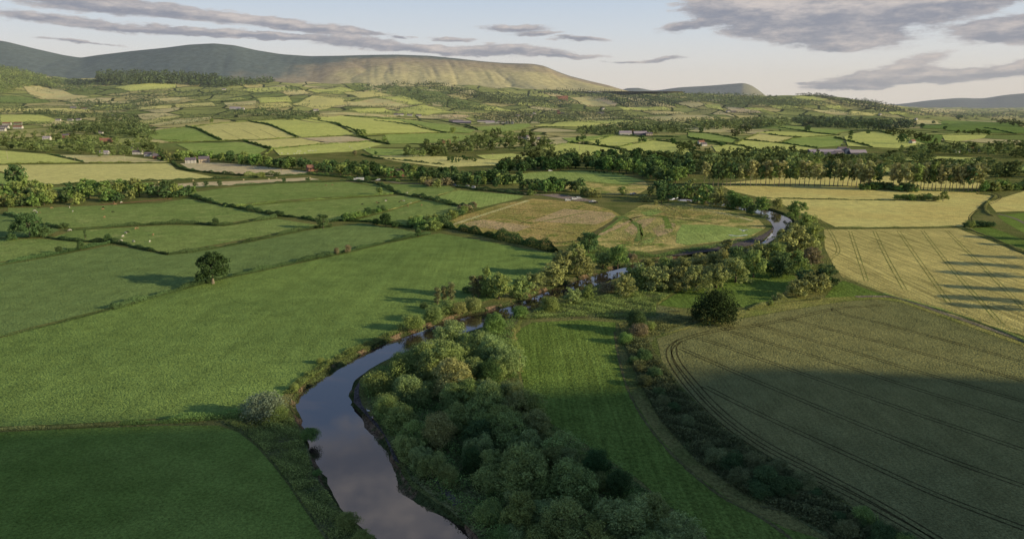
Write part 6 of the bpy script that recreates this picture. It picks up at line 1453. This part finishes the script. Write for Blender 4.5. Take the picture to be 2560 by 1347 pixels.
def skin_body(name, joints, edges, m):
    me = bpy.data.meshes.new(name); me.from_pydata([j[:3] for j in joints], edges, []); me.update()
    o = bpy.data.objects.new(name, me); C.objects.link(o)
    md = o.modifiers.new('skin', 'SKIN')
    for i, j in enumerate(joints): me.skin_vertices[0].data[i].radius = (j[3], j[3]); me.skin_vertices[0].data[i].use_root = (i == 0)
    o.modifiers.new('sub', 'SUBSURF').levels = 1
    dg = bpy.context.evaluated_depsgraph_get(); m2 = bpy.data.meshes.new_from_object(o.evaluated_get(dg)); m2.name = name
    bpy.data.objects.remove(o)
    m2.materials.clear(); m2.materials.append(M[m]); return m2
COW = ([(0.0, 0, 1.05, .36), (0.55, 0, 1.08, .36), (-0.6, 0, 1.08, .34), (0.95, 0, 1.15, .26), (1.25, 0, 0.85, .17), (1.5, 0, 0.45, .15), (1.65, 0, 0.25, .10),
        (0.6, .2, .75, .13), (0.6, .2, .38, .08), (0.62, .2, 0.04, .07), (0.6, -.2, .75, .13), (0.68, -.2, .38, .08), (0.62, -.2, 0.04, .07),
        (-0.7, .2, .75, .16), (-0.82, .2, .42, .09), (-0.75, .2, 0.04, .07), (-0.7, -.2, .75, .16), (-0.82, -.2, .42, .09), (-0.75, -.2, 0.04, .07), (-0.98, 0, 1.0, .06), (-1.05, 0, 0.5, .04)],
       [(0, 1), (0, 2), (1, 3), (3, 4), (4, 5), (5, 6), (1, 7), (7, 8), (8, 9), (1, 10), (10, 11), (11, 12), (2, 13), (13, 14), (14, 15), (2, 16), (16, 17), (17, 18), (2, 19), (19, 20)])
cows = {m: skin_body('cow_body', *COW, m) for m in ('white_hide', 'tan_hide', 'black_hide')}
sheep = skin_body('sheep_body', [(x * .62, y * .62, z * .66, r * (.85 if i < 4 else .6)) for i, (x, y, z, r) in enumerate(COW[0])], COW[1], 'wool')
def animal(name, me, u, v, label, group, s=1.0):
    p = at(u, v)
    if p.z == 0: p.z = 0.07
    o = bpy.data.objects.new(name, me); C.objects.link(o); o.location = p; o.rotation_euler = (0, 0, random.uniform(0, 6.28)); o.scale = (s, s, s)
    return tag(o, label, name, group)
HD = 'cattle grazing the pastures'
for u, v, m, l in [(86, 529, 'w', 'white cow, largest of three together under the scrub belt'), (92, 533, 'w', 'white calf in the middle of three under the scrub belt'), (100, 533, 't', 'cream calf beside two white cattle'), (98, 522, 'b', 'black cow lying near the scrub belt'), (130, 522, 't', 'tan cow lying under the scrub belt'), (174, 520, 'w', 'white cow above another in the middle of the pasture'), (182, 530, 'w', 'white cow below another in the middle of the pasture'), (258, 525, 't', 'pale cow with a dark one behind it'), (258, 521, 'b', 'black cow behind a pale one'), (283, 532, 'b', 'black cow alone on the pasture'), (285, 508, 't', 'tan cow at the red earth bank'), (289, 513, 't', 'pale tan cow below the red earth bank'), (303, 508, 'w', 'white cow beside the red earth bank'), (261, 545, 't', 'tan cow lying in the open pasture'),
    (176, 578, 'w', 'white cow at the gate between hedges'), (315, 585, 'w', 'cream cow with a black calf'), (318, 583, 'b', 'black calf touching a cream cow'), (339, 574, 't', 'cream cow, one of two close together'), (343, 573, 't', 'tan cow, one of two close together'), (383, 589, 't', 'cream calf alone in the lower pasture'), (307, 593, 'w', 'small calf below the cream cow'), (303, 604, 'w', 'white calf near the hedge'), (335, 606, 'w', 'white calf in the middle near the hedge'), (375, 606, 'w', 'white calf farther along near the hedge'),
    (792, 464, 't', 'tan cow of the upper pasture'), (815, 465, 't', 'cream cow of the upper pasture'), (830, 464, 't', 'tan cow at the sunny end of the upper pasture'), (942, 508, 't', 'tan cow standing by a black one'), (946, 510, 'b', 'black cow standing by a tan one'), (965, 504, 'w', 'white cow with a dark calf'), (966, 502, 'b', 'dark calf with a white cow'), (1004, 504, 't', 'cream cow near another on the slope'), (1009, 504, 'w', 'white cow near another on the slope'), (998, 507, 'b', 'black cow below the cream ones'), (905, 513, 'b', 'black cow alone by the fence'), (1020, 518, 't', 'cream cow in the small field'), (1054, 515, 't', 'tan cow in the small field'), (1027, 510, 'w', 'calf by the fence of the small field'),
    (1018, 484, 'w', 'white cow above the thick hedge'), (1013, 486, 'w', 'white calf above the thick hedge'), (1036, 490, 'w', 'white cow first of three along the thick hedge'), (1041, 491, 'w', 'white cow second of three along the thick hedge'), (1049, 493, 'w', 'white cow third of three along the thick hedge'), (988, 480, 'w', 'white calf at the top of the thick hedge')]:
    animal('cow', cows[{'w': 'white_hide', 't': 'tan_hide', 'b': 'black_hide'}[m]], u, v, l, HD)
for u, v in [(696, 386), (705, 385), (720, 386), (736, 386), (744, 380), (748, 380), (752, 380), (762, 385), (772, 379), (776, 378), (782, 379), (790, 378), (735, 386), (742, 385), (749, 386), (874, 368), (880, 372), (905, 371), (912, 376), (925, 371)]:
    animal('sheep', sheep, u, v, 'white sheep of the flock scattered on the hillside pasture', 'flock of sheep on the hillside pasture', 1.9)
for u, v in [(1535, 359), (1541, 359), (1524, 362), (2092, 355), (2105, 362), (1885, 366), (1912, 367), (1935, 368)]:
    animal('sheep', sheep, u, v, 'white sheep far off on the lime green fields', 'far sheep on the lime green fields', 1.7)
for u, v in [(343, 458), (397, 457), (483, 453), (609, 451), (672, 449), (692, 447), (775, 446)]:
    p = at(u, v); vs, fs = [], []; tube(vs, fs, (-0.75, 0, 0.7), (0.75, 0, 0.7), 0.72, 0.72, 12); fs += [tuple(range(12)), tuple(range(23, 11, -1))]
    o = mesh_obj('hay_bale', vs, fs, M['hay'] if u > 400 else M['straw']); o.location = (p.x, p.y, 0.08); o.rotation_euler = (0, 0, random.uniform(0, 3))
    tag(o, 'round pale hay bale along the far edge of the hay strip', 'hay bale', 'bales along the hay strip')

# the angler on the gravel shore, a swan beside, and a gull over the meadow
p = at(930, 1053)
t = thing('person', 'person in a pale grey top and dark trousers standing on the river shore', 'person', (p.x + 0.2, p.y, 0.1), R(-60))
BJ = [(0, 0, .95, .15), (0, 0, 1.18, .15), (0, 0, 1.40, .17), (0, 0, 1.50, .07), (0, 0.01, 1.62, .10), (0, .02, 1.72, .09), (.19, 0, 1.40, .075), (.27, .03, 1.14, .05), (.24, .20, .98, .04), (.24, .28, .97, .035), (-.19, 0, 1.40, .075), (-.27, .03, 1.14, .05), (-.22, .20, 1.0, .04), (-.22, .28, 1.0, .035), (.10, 0, .86, .10), (.12, .02, .5, .075), (.12, 0, .1, .05), (.12, .13, .04, .04), (-.10, 0, .86, .10), (-.12, .02, .5, .075), (-.12, 0, .1, .05), (-.12, .13, .04, .04)]
BE = [(0, 1), (1, 2), (2, 3), (3, 4), (4, 5), (2, 6), (6, 7), (7, 8), (8, 9), (2, 10), (10, 11), (11, 12), (12, 13), (0, 14), (14, 15), (15, 16), (16, 17), (0, 18), (18, 19), (19, 20), (20, 21)]
bd = bpy.data.objects.new('body', skin_body('body', BJ, BE, 'skin')); C.objects.link(bd); bd.parent = t
for nm, jj, ee, mm in [('shirt', [(0, 0, 1.02, .17), (0, 0, 1.2, .175), (0, 0, 1.40, .19), (.20, 0, 1.41, .09), (.275, .03, 1.15, .065), (-.20, 0, 1.41, .09), (-.275, .03, 1.15, .065)], [(0, 1), (1, 2), (2, 3), (3, 4), (2, 5), (5, 6)], 'pale_shirt'),
                       ('trousers', [(0, 0, .96, .165), (.10, 0, .84, .115), (.12, .02, .5, .09), (.12, 0, .12, .07), (-.10, 0, .84, .115), (-.12, .02, .5, .09), (-.12, 0, .12, .07)], [(0, 1), (1, 2), (2, 3), (0, 4), (4, 5), (5, 6)], 'dark_cloth'),
                       ('hair', [(0, -.02, 1.74, .09), (0, -.06, 1.66, .08)], [(0, 1)], 'dark_cloth')]:
    o = bpy.data.objects.new(nm, skin_body(nm, jj, ee, mm)); C.objects.link(o); o.parent = t
p = at(921, 1029)
sw = skin_body('swan_body', [(0, 0, .28, .22), (.3, 0, .3, .18), (-.35, 0, .33, .14), (-.55, 0, .4, .05), (.48, 0, .45, .08), (.46, 0, .75, .05), (.52, 0, .9, .06), (.68, 0, .86, .035)], [(0, 1), (0, 2), (2, 3), (1, 4), (4, 5), (5, 6), (6, 7)], 'feather')
o = bpy.data.objects.new('swan', sw); C.objects.link(o); o.location = (p.x, p.y, 0.1); o.rotation_euler = (0, 0, 2.9); tag(o, 'small white bird resting on the shore beside the standing person', 'bird')
g = at(1858, 577)
d = (Vector((g.x, g.y, 0)) - Vector((0, 0, H))).normalized()
gp = Vector((0, 0, H)) + d * 130
gl = skin_body('gull_body', [(0, 0, 0, .10), (.22, 0, .0, .07), (.34, 0, .03, .05), (-.25, 0, -.02, .07), (-.42, .10, -.16, .05), (-.42, -.10, -.16, .05), (.05, .22, .08, .06), (.0, .5, .20, .045), (-.1, .8, .19, .02), (.05, -.22, .08, .06), (.0, -.5, .20, .045), (-.1, -.8, .19, .02)], [(0, 1), (1, 2), (0, 3), (3, 4), (3, 5), (0, 6), (6, 7), (7, 8), (0, 9), (9, 10), (10, 11)], 'feather')
o = bpy.data.objects.new('gull', gl); C.objects.link(o); o.location = gp; o.rotation_euler = (0.0, 0.35, R(80)); tag(o, 'white bird in flight with raised wings over the river meadow', 'bird')

# ------------------------------------------------------------------ evening haze in the far valley
def haze():
    m, nt = mat('haze'); v = N(nt, 'ShaderNodeVolumeScatter'); o = N(nt, 'ShaderNodeOutputMaterial')
    v.inputs['Color'].default_value = (0.80, 0.88, 1.0, 1); v.inputs['Density'].default_value = HAZE; v.inputs['Anisotropy'].default_value = 0.0
    L(nt, v.outputs[0], o.inputs['Volume'])
    vs, fs = [], []; box(vs, fs, -16000, 16000, 1700, 17000, -60, 750)
    tag(mesh_obj('haze', vs, fs, m), kind='stuff')
HAZE = 3.0e-5
haze()

# ------------------------------------------------------------------ sky, clouds, sun
w = bpy.data.worlds.new('World'); scene.world = w; w.use_nodes = True
nt = w.node_tree; nt.nodes.clear()
tc = N(nt, 'ShaderNodeTexCoord').outputs['Generated']
sky = N(nt, 'ShaderNodeTexSky', sky_type='NISHITA'); sky.sun_disc = False
sky.sun_elevation = SUN_EL; sky.sun_rotation = math.atan2(-LX, -LY); sky.altitude = 150; sky.air_density = 1.0; sky.dust_density = 1.2; sky.ozone_density = 2.0
sp = N(nt, 'ShaderNodeSeparateXYZ'); L(nt, tc, sp.inputs[0])
hlen = math_(nt, 'SQRT', math_(nt, 'ADD', math_(nt, 'MULTIPLY', sp.outputs[0], sp.outputs[0]), math_(nt, 'MULTIPLY', sp.outputs[1], sp.outputs[1])))
azi = math_(nt, 'ARCTAN2', sp.outputs[0], sp.outputs[1]); ele = math_(nt, 'ARCTAN2', sp.outputs[2], hlen)
cmb = N(nt, 'ShaderNodeCombineXYZ'); L(nt, azi, cmb.inputs[0]); L(nt, ele, cmb.inputs[1])
AE = cmb.outputs[0]
SK = 0.10
def lin(r, g, b):
    f = lambda c: (c / 255 / 12.92) if c / 255 <= 0.04045 else ((c / 255 + 0.055) / 1.055) ** 2.4
    return (f(r), f(g), f(b))
def up(c, k=1.0): return tuple(x / SK * k for x in c)
gr = N(nt, 'ShaderNodeValToRGB'); L(nt, ramp(nt, ele, -0.01, 0.9), gr.inputs[0])
e = gr.color_ramp.elements
e[0].position = 0.0; e[0].color = (*lin(228, 221, 213), 1); e[1].position = 1.0; e[1].color = (*lin(96, 120, 164), 1)
for ps, c in ((0.004, (227, 222, 216)), (0.014, (222, 222, 221)), (0.035, (210, 218, 226)), (0.069, (194, 209, 226)), (0.12, (176, 195, 221)), (0.27, (138, 160, 196))):
    q = e.new(ps); q.color = (*lin(*c), 1)
grad = N(nt, 'ShaderNodeVectorMath', operation='SCALE'); L(nt, gr.outputs[0], grad.inputs[0]); grad.inputs['Scale'].default_value = 1 / SK
base = mixc(nt, ramp(nt, ele, 0.10, 0.7, 0.97, 0.6), sky.outputs[0], grad.outputs[0])
def ae(u, v):
    cx, cy = (u - 1280) / F, (673.5 - v) / F
    x, y, z = cx, CA + cy * SA, -SA + cy * CA
    return math.atan2(x, y), math.atan2(z, math.hypot(x, y))
CL = [(250, 14, 280, 21, 3), (520, 40, 260, 20, 5), (760, 66, 190, 16, 5), (890, 80, 100, 10, 4), (130, 42, 130, 13, 2), (350, 72, 260, 14, 2), (560, 84, 210, 12, 1), (680, 92, 140, 10, 1), (880, 105, 150, 20, 5), (1050, 122, 170, 14, 4), (1260, 130, 220, 17, 2), (1290, 122, 130, 14, 2), (1420, 140, 110, 8, 1),
      (1290, 72, 110, 12, 1), (1340, 86, 90, 7, 0), (1450, 98, 80, 7, 1), (1130, 98, 70, 7, 0), (1000, 96, 40, 5, 0),
      (1880, 22, 190, 48, 6), (2080, 40, 330, 62, 3), (2260, 14, 260, 48, -4), (2020, 84, 230, 44, 6), (2120, 116, 90, 20, -8), (2450, -6, 150, 26, 0), (1715, 66, 80, 16, -8), (2500, 78, 100, 34, -4), (2570, 70, 100, 40, 0),
      (2180, 200, 170, 22, -4), (2255, 172, 110, 28, -14), (2340, 190, 170, 20, -4), (2500, 178, 130, 22, -6), (2120, 216, 100, 9, 0), (2570, 165, 100, 18, -8), (1660, 148, 70, 9, -3), (1560, 155, 60, 4, 0), (2040, 206, 60, 5, 0), (200, 106, 90, 5, 4), (2100, -120, 500, 80, 0), (900, -1000, 700, 200, 3), (1500, -1350, 800, 260, -3)]
dsum = None
wn = N(nt, 'ShaderNodeTexNoise'); wn.inputs['Scale'].default_value = 1.0; wn.inputs['Detail'].default_value = 6.0; wn.inputs['Roughness'].default_value = 0.62
L(nt, scaled(nt, AE, (16, 60, 1), R(3)), wn.inputs['Vector'])
wob = vmath(nt, 'MULTIPLY', vmath(nt, 'SUBTRACT', wn.outputs['Color'], (0.5, 0.5, 0.5)).outputs[0], (0.07, 0.016, 0))
AEw = vmath(nt, 'ADD', AE, wob.outputs[0]).outputs[0]
hsum = None
for u, v, ru, rv, tl in CL:
    a0, e0 = ae(u, v)
    mp = N(nt, 'ShaderNodeMapping', vector_type='TEXTURE')
    mp.inputs['Location'].default_value = (a0, e0, 0); mp.inputs['Rotation'].default_value = (0, 0, -R(tl)); mp.inputs['Scale'].default_value = (ru / F * 1.08, rv / F * 0.92, 1)
    L(nt, AEw, mp.inputs['Vector'])
    ln = N(nt, 'ShaderNodeVectorMath', operation='LENGTH'); L(nt, mp.outputs[0], ln.inputs[0])
    dd = math_(nt, 'MAXIMUM', math_(nt, 'SUBTRACT', 1.0, ln.outputs['Value']), 0.0)
    sy = N(nt, 'ShaderNodeSeparateXYZ'); L(nt, mp.outputs[0], sy.inputs[0])
    hh = math_(nt, 'MULTIPLY', math_(nt, 'MULTIPLY', dd, dd), math_(nt, 'ADD', sy.outputs[1], math_(nt, 'MULTIPLY', sy.outputs[0], 0.25)))
    dsum = dd if dsum is None else math_(nt, 'ADD', dsum, dd)
    hsum = hh if hsum is None else math_(nt, 'ADD', hsum, hh)
n2 = noise(nt, scaled(nt, AE, (34, 120, 1), R(4)), 1.0, 9.0, 0.70)
n3 = noise(nt, scaled(nt, AE, (11, 34, 1), R(5)), 1.0, 5.0, 0.6)
dens_ = math_(nt, 'ADD', dsum, math_(nt, 'MULTIPLY', math_(nt, 'SUBTRACT', n2, 0.5), 1.5))
dens_ = math_(nt, 'ADD', dens_, math_(nt, 'MULTIPLY', math_(nt, 'SUBTRACT', n3, 0.5), 0.7))
dens_ = math_(nt, 'MULTIPLY', dens_, ramp(nt, dsum, 0.0, 0.10))
mask = ramp(nt, dens_, 0.0, 0.56)
hv = math_(nt, 'ADD', math_(nt, 'MULTIPLY', hsum, 1.1), math_(nt, 'MULTIPLY', math_(nt, 'SUBTRACT', n2, 0.5), 1.3))
hv = math_(nt, 'ADD', hv, math_(nt, 'MULTIPLY', math_(nt, 'SUBTRACT', n3, 0.5), 1.2))
ccol = mixc(nt, ramp(nt, hv, -0.32, 0.55), up(lin(134, 138, 153)), up(lin(210, 200, 195)))
thin = ramp(nt, dens_, 0.5, 0.1)
ccol = mixc(nt, math_(nt, 'MULTIPLY', thin, 0.55), ccol, up(lin(214, 208, 206)))
final = mixc(nt, math_(nt, 'MULTIPLY', mask, 0.92), base, ccol)
bg = N(nt, 'ShaderNodeBackground'); bg.inputs['Strength'].default_value = SK; L(nt, final, bg.inputs[0])
L(nt, bg.outputs[0], N(nt, 'ShaderNodeOutputWorld').inputs[0])

sd = bpy.data.lights.new('sun', 'SUN'); sd.energy = 5.0; sd.angle = R(0.8); sd.color = (1.0, 0.84, 0.54)
sun = bpy.data.objects.new('sun', sd); C.objects.link(sun)
dirv = Vector((LX * math.cos(SUN_EL), LY * math.cos(SUN_EL), -math.sin(SUN_EL)))
sun.rotation_euler = dirv.to_track_quat('-Z', 'Y').to_euler(); sun.location = (400, -200, 400)

scene.view_settings.view_transform = 'Standard'; scene.view_settings.look = 'None'; scene.view_settings.exposure = 0; scene.view_settings.gamma = 1
cy = scene.cycles
cy.use_denoising = True
cy.max_bounces = 5; cy.diffuse_bounces = 2; cy.glossy_bounces = 2; cy.transmission_bounces = 3; cy.volume_bounces = 0; cy.transparent_max_bounces = 4
cy.caustics_reflective = False; cy.caustics_refractive = False
